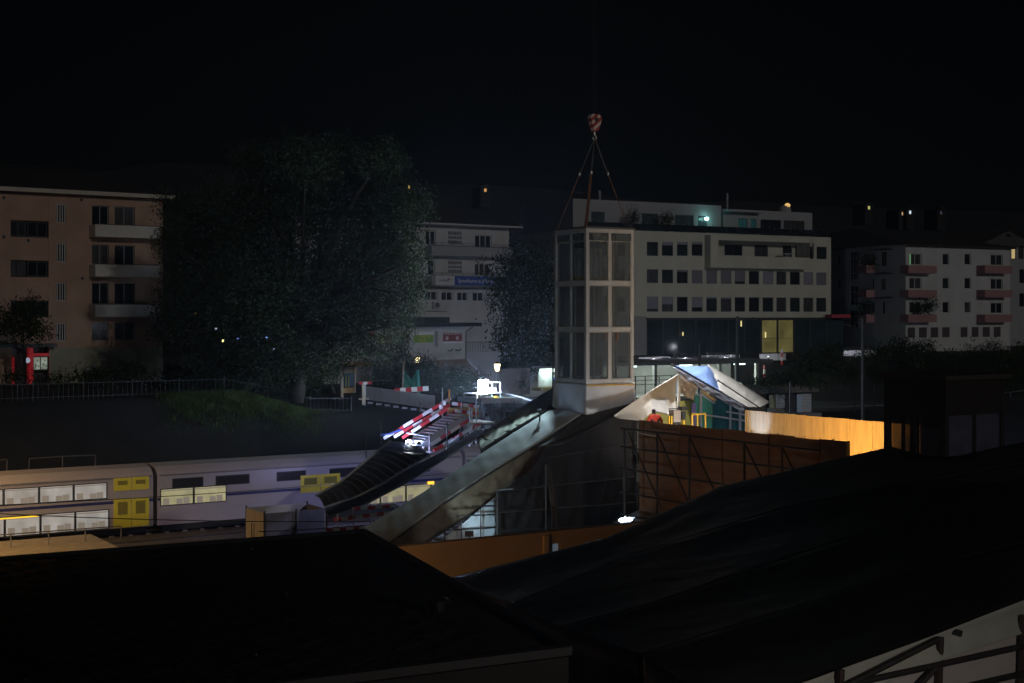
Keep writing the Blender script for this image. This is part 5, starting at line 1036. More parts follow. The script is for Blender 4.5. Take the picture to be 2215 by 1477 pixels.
# ------------------------------------------------------------------ main floodlight on its scaffold pier, far end of the bridge
def flood_pier():
    f = Frame(1040, 90); q = f.p; t = fthing('scaffold_pier', 'dark scaffold pier with sheeted bracing under the bright floodlight', 'scaffold', f); X = f.x; Z = f.z
    zt = Z(1065, 861); dk = MB(); dk.box(X(1034), X(1104), -.5, 2.6, zt-.3, zt); dk.build('deck', M('deck_boards', (.20, .19, .17), .9, var=.2, scale=3), t)
    xs = [X(1038), X(1061), X(1082), X(1104)]; zb = 1.0
    for x in xs:
        for y in (-.4, 2.4): MB().box(x-.09, x+.09, y-.09, y+.09, zb, zt-.3).build('column', m_dsteel, t)
    for z in (zt-.8, zt-1.6, zt-2.4): 
        for y in (-.45, 2.45): MB().tube((xs[0], y, z), (xs[-1], y, z), .06).build('ledger', m_dsteel, t)
    for i in range(3): MB().tube((xs[i], -.5, zt-.4), (xs[i+1], -.5, zt-1.7), .05).build('brace', m_dsteel, t); MB().tube((xs[i+1], -.5, zt-1.7), (xs[i], -.5, zt-2.6), .05).build('brace', m_dsteel, t)
    for i, (a, b, z) in enumerate(((xs[0]+.1, xs[1]-.1, zt-.82), (xs[1]+.1, xs[2]-.1, zt-.85), (xs[0]+.1, xs[2]-.1, zt-1.7), (xs[2]+.1, xs[3]-.1, zt-1.55))): MB().box(a, b, 2.2, 2.24, z-.6, z+.2).build('pale_sheet', M('pale_scaffold_sheet', (.30, .32, .28), .8, var=.2), t)
    # dark truss from the pier towards the lift
    g = thing('bridge_truss', 'dark timbered bridge truss between the floodlight pier and the olive roof', 'bridge', f.w(xs[-1]+.12, .5, 0), f.rot); L = X(1190)-xs[-1]
    for k in range(5): MB().bar((0, 0, zt-.5-.55*k), (L, -3, zt-.5-.55*k-.2), .2, .22).build('beam', M('dark_timber', (.055, .04, .035), .9, var=.3, scale=2), g)
    for k in range(9): x = L*k/8; MB().bar((x, -3*k/8-.15, zt-3), (x+.2, -3*k/8-.15, zt-.4), .1, .1, (1, 0, 0)).build('strut', MATS['dark_timber'], g)
    # railing right of the floodlight
    r = thing('iron_railing', 'curved pale topped railing right of the bright floodlight', 'railing', f.w(X(1094), 1.0, zt), f.rot); pts = [f.p(1094, 851, 1), f.p(1115, 856, .6), f.p(1131, 860, .2), f.p(1152, 868, -.4)]; o = f.p(1094, 861, 1)
    rr = MB(); rr.path([p - Vector((X(1094), 1.0, zt)) for p in pts], .04); rr.build('handrail', m_steel, r); b = MB()
    for k in range(24): p = lerp_poly(pts, k/23) - Vector((X(1094), 1.0, zt)); b.tube(p, p - Vector((0, 0, .85)), .018, 5)
    b.build('bars', m_dframe, r)
    # floodlight tower: lamp head block and the bare frame beside it
    fl = thing('floodlight', 'dazzling white floodlight on top of the scaffold pier', 'floodlight', f.w(X(1051), .4, zt), f.rot); z1 = Z(1051, 825)-zt; z0 = Z(1051, 847)-zt
    for i in range(2):
        for k in range(2): MB().lathe([(.02, -.06), (.16, -.045), (.20, .0), (.16, .05), (.02, .06)], 18).build('lamp_glass', m_lit, fl)
    for o, (x, z) in zip([c for c in fl.children if c.name.startswith('lamp_glass')], ((-.2, z0+.18), (.2, z0+.18), (-.2, z0+.56), (.2, z0+.56))): o.location = (x, -.06, z); o.rotation_euler = (R(90), 0, 0); o.scale = (1.0, 1.0, 1.1)
    hd = MB(); hd.box(-.34, .34, .03, .25, z0+.02, z1-.02); hd.build('housing', m_dsteel, fl)
    for x in (-.36, .34): MB().box(x-.05, x+.05, 0.05, .15, 0, z0-.05).build('leg', M('leg_orange', (.5, .32, .12), .5), fl)
    MB().box(-1.3, 1.0, -1.2, .3, z0-.10, z0-.06).build('light_cutoff_plate', m_dsteel, fl)  # plate added to keep the floodlight off the slope below
    MB().box(-.25, .3, -.1, .4, 0, .22).build('ballast_box', m_steel, fl)
    lamp('POINT', (0, -.5, z0+.14), LP['flood1'], (.64, .80, 1.0), fl, .35)
    s = thing('scaffold', 'small bare metal frame with a grey box beside the floodlight', 'scaffold', f.w(X(1078), .4, zt), f.rot); h = Z(1078, 827)-zt; a, b = X(1067)-X(1078), X(1089)-X(1078)
    for x in (a+.15, b): MB().tube((x, 0, 0), (x, 0, h), .05).build('upright', m_steel, s)
    MB().tube((a-.1, 0, h), (b, 0, h), .035).build('top_bar', m_steel, s); MB().box(-.28, .05, -.1, .25, .28, .62).build('grey_box', m_steel, s)
    y = MB(); y.lathe([(.02, 0), (.2, .0), (.17, .09), (.02, .14)], 12, (-.1, -.3, 0)); tag(y.build('yellow_cable_coil', m_yellow, s), None, None)
    # barrier on the street, posts, green net
    b = thing('traffic_barrier', 'long red and white barrier board on legs in front of the green net', 'barrier', P(897, 850, 98)); a0 = P(853, 845, 98)-P(897, 850, 98); a1 = P(927, 840, 98)-P(897, 850, 98)
    board_mesh(a0, a1, .32, .05, .39, 0).build('barrier_board', [m_red, m_bwhite], b)
    for px in (870, 903): p = P(px, 843, 98.1)-P(897, 850, 98); MB().tube(p, p-Vector((0, 0, .9)), .03).build('leg', m_steel, b)
    b = thing('traffic_barrier', 'short red and white barrier board beside the wooden post', 'barrier', P(790, 845, 97)); a0 = P(776, 829, 97)-P(790, 845, 97); a1 = P(804, 828, 97)-P(790, 845, 97); board_mesh(a0, a1, .17, .05, .35, 1).build('barrier_board', [m_bwhite, m_red], b)
    MB().tube((0, 0, .6), (0, 0, -1), .03).build('leg', m_steel, b)
    p0 = P(786, 863, 96); p = thing('wooden_post', 'pale wooden post at the end of the grey panel fence', 'post', p0); MB().bar((0, 0, -.4), (0, 0, 1.0), .16, .16, (1, 0, 0)).build('post', M('pale_timber', (.42, .36, .28)), p); MB().bar((-.3, 0, 0), (.35, 0, .02), .2, .1).build('foot', MATS['pale_timber'], p)
    n0 = P(889, 845, 103); n = thing('green_net', 'dark green safety net hung between two posts by the conifers', 'net', n0); a = P(873, 781, 103)-n0; b_ = P(903, 800, 103)-n0; ab = P(871, 838, 103)-n0; bb = P(907, 848, 103)-n0
    m = MB(); tarp(m, [a + Vector((0, 0, -.6)), (a+b_)/2 + Vector((0, .2, -1.0)), b_], [ab, (ab+bb)/2, bb], 18, 10, 0, .12, 6, 3, 2, (0, 1, 0)); solid(m.build('net', M('net_green', (.02, .14, .11), .7, var=.3, scale=6), n, smooth=True), .02)
    MB().tube(a, ab-Vector((0, 0, .5)), .07).build('pole', M('pale_timber', (.42, .36, .28)), n); MB().tube(b_, bb-Vector((0, 0, .3)), .12).build('wrapped_pole', M('net_teal', (.03, .30, .25), .6), n)
flood_pier()
def panel_fence():
    a, b = P(790, 863, 98), P(941, 885, 94); a2 = P(789, 835, 98); h = a2.z-a.z; t = thing('panel_fence', 'low sloping fence of pale grey panels above the bank', 'fence', a); d = b-a; n = 8
    for i in range(n):
        p, q = d*(i/n), d*((i+1)/n-.004); MB().prism([p, q, q+Vector((0, 0, h)), p+Vector((0, 0, h))], Vector((.01, .04, 0))).build('panel', M('fence_panel', (.42, .43, .46), .6, var=.06), t)
        MB().box(p.x-.1+d.x/n*.5, p.x+.25+d.x/n*.5, p.y-.2+d.y/n*.5, p.y+.05+d.y/n*.5, (p.z+q.z)/2-.28, (p.z+q.z)/2-.14).build('foot', m_steel, t)
    MB().bar(Vector((0, -.05, -.08)), d + Vector((0, -.05, -.08)), .06, .1).build('bottom_rail', m_dframe, t)
    for k in range(2): pass
panel_fence()
def shelter():
    f = Frame(1165, 108); t = fthing('ticket_shelter', 'white ribbed shelter with a glowing tube light left of the lift', 'shelter', f); X = f.x; Z = f.z; z0 = Z(1180, 836); z1 = Z(1180, 795.5)
    b = MB(); n = 9; x0, x1 = X(1165), X(1196); m = M('ribbed_white', (.62, .66, .64), .5, var=.05)
    for i in range(n): w_ = (x1-x0)/n; b.box(x0+w_*i+.02, x0+w_*(i+1)-.02, .0, .06, z0, z1-.35); 
    b.box(x0, x1, .03, .10, z0-.01, z1-.3); b.build('ribbed_wall', m, t); MB().box(x0-.1, x1+.15, -.9, .8, z1, z1+.12).build('roof', m_grey, t)
    MB().box(x0+.02, x1-.02, -.25, -.1, z1-.32, z1-.06).build('tube_light', ME('tube_white', (.85, 1, .95), 1.6), t)
    MB().box(x0-.2, x1+1.2, -.6, .6, z0-.3, z0-.05).build('base', M('olive_base', (.3, .25, .1), .8), t); lamp('POINT', ((x0+x1)/2, -.5, z1-.45), 45, (.75, 1, .92), t, .25)
    MB().box(X(1197), X(1201), -.1, .1, Z(1199, 821), Z(1199, 816)).build('blue_sign', M('sign_blue', (.03, .12, .5), .5), t); MB().box(X(1197.5), X(1200.5), -.1, .06, Z(1199, 816), Z(1199, 811)).build('white_sign', m_bwhite, t)
    g = fthing('brick_garden_wall', 'dark brick wall with climbing leaves behind the floodlight', 'wall', f); MB().box(X(1094), X(1162), 1.0, 1.3, 5.8, Z(1130, 798)).build('wall', M('dark_brick', (.10, .075, .065), .95, var=.35, scale=3, stretch=(1, 1, 4), bump=.3), g)
    c = f.w(X(1142), .8, Z(1142, 838)); v = thing('climbing_plant', 'pale leaved climber on the dark brick wall', 'plant', c); leaves('foliage', None, [((c.x, c.y, c.z+.3), (.3, .15, .5)), ((c.x+.05, c.y, c.z+1.0), (.22, .15, .6))], 260, .13, v, tuple(c), .3, LEAF[1:]); MB().tube((0, .1, -.4), (0, .1, 1.4), .03).build('stem', MATS['bark'], v)
shelter()
def lamp_post(px, py, d, label, s=1.0, st=4.0):
    p = P(px, py, d); zb = 6.5; t = thing('street_lamp', label, 'street lamp', (p.x, p.y, zb), 0, 'lantern lamps by the station'); h = p.z-zb
    MB().lathe([(.09*s, -.32*s), (.14*s, -.28*s), (.22*s, .16*s), (.21*s, .19*s), (.05*s, .2*s)], 12, (0, 0, h)).build('lantern', ME('lantern_glass', (1, .82, .45), st), t)
    MB().lathe([(.24*s, .2*s), (.2*s, .26*s), (.05*s, .36*s)], 12, (0, 0, h)).build('cap', m_dframe, t); MB().tube((0, 0, -.3), (0, 0, h-.33*s), .05).build('pole', m_dframe, t); lamp('POINT', (0, -.5, h), 25, (1, .8, .45), t, .15)
lamp_post(1075.5, 793, 101, 'glowing lantern lamp above the dazzling floodlight'); lamp_post(903, 777, 107, 'small lantern lamp glowing in front of the conifers', .8, 1.4)
# ------------------------------------------------------------------ things right of the tent: garage, walls, hut, poles
def garage():
    f = Frame(1380, 126, 6450); t = fthing('open_garage', 'low concrete garage lit by ceiling tubes behind the tent', 'garage', f); X = f.x; Z = f.z; x0, x1 = X(1210), X(1668); zt = Z(1500, 780); zc = Z(1500, 788); z0 = Z(1500, 856)
    MB().box(x0, x1, -.3, 7, zc, zt).build('roof_slab', M('slab_concrete', (.10, .10, .10), .9, var=.2), t); MB().box(x0, x1, 6, 6.25, z0-2, zc-.003).build('back_wall', m_conc, t)
    MB().box(x0, x1, 0, 6, z0-.3, z0-.0).build('floor', m_conc, t)
    for px in (1560, 1598, 1640, 1420, 1300): MB().box(X(px)-.15, X(px)+.15, .1, .4, z0, zc-.004).build('column', m_conc, t)
    for i, (a, b) in enumerate(((1372, 1386), (1480, 1506), (1598, 1621))):
        MB().box(X(a), X(b), .6, .75, zc-.16, zc-.03).build('tube_light', ME('garage_tube', (.82, 1, .93), 2.6), t); lamp('POINT', (X((a+b)/2), 1.6, zc-.35), LP['garage'], (.82, 1, .9), t, .2)
    r = MB(); 
    for zz in (Z(1400, 813), Z(1400, 822), Z(1400, 831)): r.tube((x0, -.2, zz), (X(1460), -.2, zz), .03)
    for px in (1372, 1393, 1423, 1450): r.tube((X(px), -.2, z0-.2), (X(px), -.2, Z(1400, 812)), .05)
    tag(r.build('garage_railing', m_dframe, frame=f), 'dark railing in front of the lit garage beside the lift', 'railing')
    c = f.w(X(1632), 3.0, z0); v = thing('covered_car', 'small car under a pale cover in the garage', 'car', c, f.rot); m = MB()
    m.grid(lambda u, w_: Vector((-1.1+2.2*u, -.8+1.6*w_, (.15+1.0*max(0, math.sin(math.pi*min(1, max(0, u*1.05-.02))))**.55)*(max(0.02, math.sin(math.pi*w_))**.25))), 24, 12); m.build('cover', M('car_cover', (.55, .58, .55), .7, bump=.2), v, smooth=True)
    for x in (-.7, .7): MB().tube((x, -.78, .28), (x, -.6, .28), .26, 14).build('wheel', m_dframe, v)
    # pale walls and parked vehicles on the street level above
    def wallthing(px0, px1, y0, y1, y, label, mat): o = fthing('low_wall', label, 'wall', f, 'pale low walls along the street'); MB().box(X(px0, y), X(px1, y), y, y+.2, Z(1500, y1, y), Z(1500, y0, y)).build('wall', mat, o); return o
    lw = M('lit_white_wall', (.62, .62, .66), .8, var=.1)
    wallthing(1520, 1600, 769, 783, 8.5, 'white low wall with bicycle silhouettes in front', lw); wallthing(1645, 1700, 768, 783, 8.5, 'pale low wall left of the leafy bush', lw)
    o = wallthing(1826, 1895, 764, 793, 8.5, 'white garden wall with iron pickets beside the dark pole', lw); p = MB()
    for k in range(16): xx = X(1826, 8.6)+(X(1895, 8.6)-X(1826, 8.6))*k/15; p.tube((xx, 8.6, Z(1500, 764, 8.6)), (xx, 8.6, Z(1500, 755, 8.6)), .03, 5)
    p.build('pickets', m_dframe, o)
    # white van
    c = f.w(X(1412, 9), 9, Z(1410, 790, 9)); v = thing('parked_van', 'white van parked behind the glass lift above the garage', 'van', c, f.rot); W = (X(1452, 9)-X(1372, 9))/2; h = Z(1410, 771, 9)-Z(1410, 790, 9)
    b = MB(); b.prism([(-W, -.8, .22), (-W, -.8, h-.05), (W*.62, -.8, h), (W*.9, -.8, h*.55), (W, -.8, h*.5), (W, -.8, .22)], (0, 1.6, 0)); b.build('body', M('van_white', (.62, .62, .66), .35), v)
    MB().box(W*.25, W*.6, -.82, -.80, h*.55, h*.9).build('side_window', m_dglass, v); MB().prism([(W*.64, -.7, h*.97), (W*.9, -.7, h*.56), (W*.92, -.7, h*.58), (W*.66, -.7, h*.99)], (0, 1.4, 0)).build('windscreen', m_dglass, v); MB().box(-W*.9, W*.85, -.815, -.801, h*.45, h*.5).build('side_strip', m_grey, v)
    for x in (-W*.6, W*.62): MB().tube((x, -.86, .3), (x, -.6, .3), .3, 16).build('wheel', m_dframe, v)
    # bicycles, as single small things
    def bike(px, label):
        c = f.w(X(px, 7.6), 7.6, Z(1500, 786, 7.6)); b = thing('bicycle', label, 'bicycle', c, f.rot+R(15), 'bicycles parked along the white wall'); fr = MB(); H = .9
        fr.path([(-.5, 0, .34), (-.1, 0, .32), (.35, 0, .82), (-.22, 0, .86), (-.1, 0, .32)], .022); fr.path([(-.5, 0, .34), (-.22, 0, .86), (-.24, 0, .96)], .02); fr.path([(.5, 0, .34), (.35, 0, .82), (.33, 0, 1.0)], .022); fr.build('frame', m_dframe, b)
        for x in (-.5, .5):
            w_ = MB(); w_.path([(x+.33*math.cos(a*.5236), 0, .34+.33*math.sin(a*.5236)) for a in range(13)], .025); w_.build('wheel', m_dframe, b)
        MB().tube((.33, -.28, 1.0), (.33, .28, 1.0), .02).build('handlebar', m_dframe, b); MB().box(-.36, -.12, -.06, .06, .95, 1.02).build('saddle', m_dframe, b); return b
    for k, (px, lb) in enumerate(((1461, 'dark bicycle nearest the white van'), (1476, 'second dark bicycle from the white van, left of the blue sheeting'), (1531, 'dark bicycle at the left end of the white low wall'), (1548, 'second bicycle along the white low wall'), (1562, 'bicycle beside the small red post'), (1588, 'bicycle at the right end of the white low wall'))): bike(px, lb)
    for px, y0, y1, d, lb in ((1691, 755, 789, 8, 'tall red and white marker post by the leafy bush'), (1653.5, 790, 816, -2, 'red and white marker post at the garage corner'), (1581, 767, 783, 7, 'small red post among the parked bicycles')):
        p0 = f.w(X(px, d), d, Z(px, y1, d)); o = thing('marker_post', lb, 'post', p0, f.rot, 'marker posts by the street'); hh = Z(px, y0, d)-Z(px, y1, d); board_mesh((0, 0, 0), (0, .001, hh), .16, .16, .38, 1).build('post', [m_bwhite, m_red], o)
garage()
def dark_pole(px, y0, d, zb, label, r=.11, arms=()):
    p = P(px, y0, d); t = thing('mast', label, 'mast', (p.x, p.y, zb), 0, 'dark overhead line masts'); h = p.z-zb; MB().tube((0, 0, -.3), (0, 0, h), r, 10, 0, r*.75).build('pole', m_dframe, t)
    MB().lathe([(r*1.6, -.05), (r*1.6, .12), (r, .2)], 12).build('base_plate', m_dframe, t)
    for z, L in arms: MB().tube((0, 0, z*h), (L, 0, z*h+.3), .035).build('bracket', m_dframe, t)
dark_pole(1866, 688, 92, 2.0, 'tall dark mast in front of the white garden wall', .12, ((.93, -1.2),)); dark_pole(1595, 684, 112, 4.0, 'dark mast rising behind the blue sheeting', .16, ((.95, 1.3),)); dark_pole(1513, 742, 115, 4.2, 'shorter dark mast between the bicycles', .13); dark_pole(1709, 826, 98, 3.4, 'thin dark mast in front of the utility hut', .08, ((.45, -.5), (.45, .5)))
def hut():
    f = Frame(1690, 112); t = fthing('utility_hut', 'flat roofed concrete utility hut with white cabinets on the bank', 'hut', f); X = f.x; Z = f.z; z0 = 3.0
    MB().box(X(1598), X(1762), -.5, 4, Z(1690, 849), Z(1690, 836)).build('roof', M('stained_slab', (.17, .15, .145), .95, var=.35, scale=1.5, stretch=(1.5, 1.5, .4)), t); zc = Z(1690, 849)-.003
    MB().box(X(1600), X(1675), 1.0, 1.2, z0, zc).build('wall', M('hut_wall', (.12, .11, .09), .95, var=.25), t); MB().box(X(1703), X(1733), .6, .8, z0, zc).build('wall', M('hut_dark_wall', (.07, .07, .085), .9, var=.2), t)
    MB().box(X(1675.2), X(1700), 1.5, 1.7, z0, zc).build('back_wall', MATS['hut_dark_wall'], t); MB().box(X(1733.2), X(1760), 1.5, 1.7, z0, zc).build('back_wall', MATS['hut_dark_wall'], t)
    MB().box(X(1700), X(1754), -1.2, .5, z0, Z(1725, 892)).build('plinth', M('hut_plinth', (.22, .22, .24), .9, var=.2), t)
    c = fthing('cabinet', 'tall white cabinet at the right end of the utility hut', 'cabinet', f, 'white cabinets of the hut'); MB().box(X(1732), X(1753), -.1, .45, Z(1740, 892)+.002, Z(1740, 852)).build('cabinet_body', M('cabinet_white', (.5, .53, .55), .5, var=.08), c)
    for k in range(6): MB().box(X(1733.5), X(1751.5), -.115, -.102, Z(1740, 889-k*6.2), Z(1740, 888-k*6.2)).build('louvre', m_grey, c)
    c = fthing('cabinet', 'smaller pale cabinet with dark bands under the hut roof', 'cabinet', f, 'white cabinets of the hut'); MB().box(X(1684), X(1701), .2, .7, Z(1690, 882), Z(1690, 854)).build('cabinet_body', MATS['cabinet_white'], c); MB().box(X(1676.5), X(1682), .25, .7, Z(1690, 882), Z(1690, 854)).build('side_door', M('ochre_door', (.36, .33, .2), .7), c)
    for p in (872, 878): MB().box(X(1684)+.05, X(1701)-.05, .185, .198, Z(1690, p+1), Z(1690, p)).build('band', m_dframe, c)
    MB().box(X(1676), X(1702), .3, .9, z0, Z(1690, 883)).build('stand', m_conc, c)
hut()

# ------------------------------------------------------------------ black sheeted roof, right foreground
def hit_plane(px, py, n, c): d = Vector(((px-CX)/F, 1, -(py-HY)/F)); o = Vector((0, 0, ZC)); return o + d*((c-o).dot(n)/d.dot(n))
a_, b_, c_ = P(975, 1250, 28.6), P(1912, 972, 36), P(2215, 1300, 17.8); n_ = (b_-a_).cross(c_-a_).normalized()
HP = lambda px, py: hit_plane(px, py, n_, a_)
def black_roof():
    far = [HP(975, 1250), HP(1310, 1165), HP(1560, 1052), HP(1831, 988), HP(1905, 972), HP(1932, 967), HP(1975, 981), HP(2045, 990), HP(2100, 984), HP(2160, 968), HP(2215, 957), HP(2420, 912)]
    l1 = [HP(1110, 1308), HP(1380, 1195), HP(1700, 1098), HP(2215, 1002), HP(2420, 965)]
    l2 = [HP(1215, 1355), HP(1400, 1310), HP(1600, 1242), HP(1900, 1145), HP(2215, 1068), HP(2420, 1018)]
    l3 = [HP(1392, 1416), HP(1560, 1363), HP(1720, 1315), HP(1960, 1238), HP(2215, 1176), HP(2420, 1126)]
    near = [HP(1560, 1530), HP(1740, 1478), HP(2000, 1383), HP(2215, 1298), HP(2420, 1218)]
    t = thing('sheeted_roof', 'large glossy black sheeted roof filling the right foreground', 'tarpaulin roof', far[0]); o = far[0]; rows = [far, l1, l2, l3, near]
    for q in rows: q.append(q[-1] + (q[-1]-q[-3]).normalized()*14)
    mb = MB()
    for k in range(4):
        A = [p-o for p in rows[k]]; B = [p-o for p in rows[k+1]]
        def fn(u, v, A=A, B=B, k=k):
            p = lerp_poly(A, u).lerp(lerp_poly(B, u), v); edge = min(v, 1-v); w_ = math.exp(-edge*14)
            z = -.07*math.sin(math.pi*v)**.8 + .05*w_*min(1, edge*16)*(mnoise.noise(Vector((u*70+v*4, v*3, k*7.3)))+.6*mnoise.noise(Vector((u*190-v*9, v*5, k*3.1))))*(k > 0)*(.25+math.exp(-((u-.25)/.2)**2)) + .05*hnoise(u*14, v*3+k, k)*math.sin(math.pi*v)
            if k == 0: z *= sst(0, .35, v)
            return p + Vector((0, 0, z))
        mb.grid(fn, 260, 16)
    solid(mb.build('roof_sheet', m_black, t, smooth=True), .02)
    # gable sheeting hanging from the left end
    e = [r[0]-o for r in rows]; d = MB(); E = [e[0], e[1], e[2], e[3]]; Bo = [p - Vector((0, 0, 3.2)) for p in E]; tarp(d, E, Bo, 50, 10, 0, .07, 11, 2, 4, (.5, .8, 0)); solid(d.build('gable_sheet', M('dark_purple_sheet', (.018, .014, .016), .5, var=.3, scale=1.5, bump=.4), t, smooth=True), .015)
    E = [e[3], e[4]]; d = MB(); tarp(d, E, [p - Vector((0, 0, 3.2)) for p in E], 20, 8, 0, .05, 6, 2, 5, (.5, .8, 0)); solid(d.build('gable_sheet', MATS['dark_purple_sheet'], t, smooth=True), .015)
    r = MB()
    for L in (far, l2, l3): r.path([p-o - Vector((0, 0, .24)) for p in L], .04)
    r.build('purlins', m_dsteel, t)
    # white sheet wall under the near edge with its scaffold
    w = thing('sheet_wall', 'pale sheet wall with dark scaffold tubes at the lower right corner', 'tarpaulin wall', near[0]); o2 = near[0]; dn = (near[3]-near[1]).normalized(); out = Vector((dn.y, -dn.x, 0)).normalized()
    A = [p-o2 + out*.02 + Vector((0, 0, -.03)) for p in near]; B = [p + Vector((0, 0, -3.4)) for p in A]; mb = MB(); tarp(mb, A, B, 70, 20, 0, .05, 14, 3, 6, out); solid(mb.build('wall_sheet', M('pale_wall_sheet', (.50, .47, .45), .6, var=.08, scale=1, bump=.3), w, smooth=True), .012)
    C = [p + out*.05 + Vector((0, 0, .07)) for p in A]; D = [p + out*.12 + Vector((0, 0, -.22-.10*((i % 2)))) for i, p in enumerate(A)]; mb = MB(); tarp(mb, C, D, 60, 6, -.05, .04, 12, 2, 2, out); solid(mb.build('eaves_flap', M('pale_flap', (.42, .43, .38), .5, var=.1, bump=.3), w, smooth=True), .012)
    def wp(px, py, k=.35):
        d = Vector(((px-CX)/F, 1, -(py-HY)/F)); o = Vector((0, 0, ZC)); c = o2+out*k; return o + d*((c-o).dot(out)/d.dot(out)) - o2
    for a, b, r_ in (((2033, 1378), (2028, 1530), .05), ((1818, 1448), (1812, 1540), .05), ((2212, 1330), (2205, 1560), .04)): MB().tube(wp(*a), wp(*b), r_).build('standard', M('rusty_tube', (.05, .032, .028), .6, metal=.3, var=.3, scale=6), w)
    for a, b in (((1760, 1497), (2240, 1392)), ((1980, 1510), (2240, 1450)), ((1840, 1478), (2030, 1382)), ((1990, 1480), (2030, 1437))): MB().tube(wp(*a, .42), wp(*b, .42), .04).build('ledger', m_dsteel, w)
    for px, y0, y1 in ((1962, 1395, 1500), (2100, 1352, 1480), (2160, 1342, 1470)): MB().tube(wp(px, y0, .03), wp(px-6, y1, .03), .02).build('seam', M('pale_seam', (.5, .48, .46), .6), w)
    MB().bar(wp(2058, 1364, .3), wp(2078, 1371, .3), .05, .08).build('bracket', m_dframe, w)
black_roof()

# flat mossy roof, left foreground
def flat_roof():
    z = 8.0; Bp, Cp, Dp, Ap = Pz(785, 1152, z), Pz(1230, 1410, z), Pz(750, 1470, z), Pz(0, 1212, z); e1 = (Ap-Bp).normalized(); e2 = (Dp-Cp).normalized(); t = thing('flat_roofed_building', 'low building with a dark mossy flat roof in the left foreground', 'building', (Bp.x, Bp.y, 0)); o = Vector((Bp.x, Bp.y, 0))
    q = [Bp-o, Cp-o, Cp+e2*16-o, Bp+e1*18-o]; wl = MB(); wl.prism([Vector((p.x, p.y, 0)) for p in q], (0, 0, z-.06)); wl.build('wall', M('dark_render', (.05, .048, .045), .9), t)
    m = M('mossy_gravel', (.045, .036, .022), .95, var=.7, scale=5, bump=1.0); rf = MB(); rf.grid(lambda u, v: (q[0].lerp(q[3], u)).lerp(q[1].lerp(q[2], u), v) + Vector((0, 0, (.02+.05*max(0, hnoise(u*60, v*40, 2)) + .025*hnoise(u*170, v*120, 5))*min(1, 20*min(u+.001, v, 1-v)))), 200, 120); rf.build('roof_surface', m, t, smooth=True)
    fl = MB(); up = Vector((0, 0, .03))
    fl.bar(q[1]+up, q[2]+up, .16, .10); o1 = fl.build('roof_edge', M('zinc_edge', (.07, .068, .068), .6, metal=.1), t); f2 = MB(); f2.bar(q[0]+up, q[1]+up, .10, .08); f2.bar(q[0]+up, q[3]+up, .10, .06); f2.build('roof_edge', m_dframe, t)
    vp = MB(); p = Pz(948, 1330, z)-o; vp.lathe([(.10, 0), (.10, .16), (.16, .17), (.16, .2), (.03, .26)], 12, p); vp.build('vent_pipe', m_dsteel, t)
    # scattered pale pebbles
    pb = MB()
    for i in range(40):
        u, v = RNG.random()**1.6*.0+RNG.random(), RNG.random(); p = (q[0].lerp(q[3], u)).lerp(q[1].lerp(q[2], u), v); s = RNG.uniform(.008, .02); pb.lathe([(s*.3, .03), (s, .045), (s*.5, .045+s)], 5, p)
    tag(pb.build('pebbles', M('pebble', (.3, .26, .2), .6, var=.4), t), None, None, kind='stuff')
flat_roof()

# thin overhead wires across the tracks
def wires():
    for i, (a, b, sag, lb) in enumerate(((P(-40, 1109, 52), P(1120, 1119, 60), .25, 'thin black overhead wire crossing in front of the enclosure'), (P(-40, 1094, 60), P(1000, 1020, 84), .2, 'thin overhead wire along the train windows'), (P(560, 1150, 55), P(1090, 1098, 55), .15, 'low sagging wire below the covered stairs'))):
        mb = MB(); mb.path([a.lerp(b, k/24) - a - Vector((0, 0, sag*4*(k/24)*(1-k/24))) for k in range(25)], .018, 5); tag(mb.build('overhead_wire', m_dframe, origin=None), lb, 'wire', 'thin wires over the railway').location = a
wires()

# ------------------------------------------------------------------ trees and shrubs
def T(px, py, d): return P(px, py, d)
def big_tree():
    d = 93; b = T(640, 850, d); bl = []
    for px, py, rx, rz in ((620, 420, 130, 120), (500, 500, 120, 130), (760, 440, 130, 110), (840, 470, 90, 100), (430, 560, 90, 120), (700, 570, 160, 130), (820, 600, 100, 120), (560, 650, 150, 130), (420, 690, 90, 110), (700, 700, 130, 110), (790, 690, 95, 95), (480, 770, 90, 60), (620, 780, 120, 60), (850, 560, 70, 60), (870, 450, 60, 70), (660, 350, 90, 60), (395, 640, 60, 90), (885, 640, 45, 60), (865, 700, 40, 40), (905, 440, 38, 45), (820, 345, 65, 50), (925, 450, 20, 30), (905, 560, 30, 40), (370, 440, 40, 45), (360, 520, 35, 50), (545, 350, 60, 45), (740, 320, 50, 35), (345, 700, 30, 40), (915, 610, 18, 26), (820, 760, 30, 30)):
        c = T(px, py, d + RNG.uniform(-3, 3)); bl.append(((c.x, c.y, c.z), (rx*d/F, rx*d/F*.8, rz*d/F)))
    tree('huge dark broadleaf tree in the middle left hiding the white block', 'tree', (b.x, b.y, 6.5), bl, 190000, .15, LEAF, r0=.55)
big_tree()
def spec(px, py, d, blobs, n, size, label, mats=LEAF, name='broadleaf_tree', cat='tree', zb=6.4, r0=.2, grp=None):
    b = T(px, py, d); bl = []
    for x, y, rx, rz in blobs: c = T(x, y, d+RNG.uniform(-1, 1)*rx*d/F*.4); bl.append(((c.x, c.y, c.z), (rx*d/F, rx*d/F*.9, rz*d/F)))
    return tree(label, cat, (b.x, b.y, zb), bl, n, size, mats, grp, name, r0)
spec(1130, 800, 122, [(1130, 580, 60, 60), (1085, 620, 45, 60), (1170, 620, 50, 70), (1120, 690, 60, 70), (1165, 730, 55, 70), (1095, 740, 40, 50), (1150, 790, 50, 40)], 15000, .24, 'dark round tree between the white block and the glass lift')
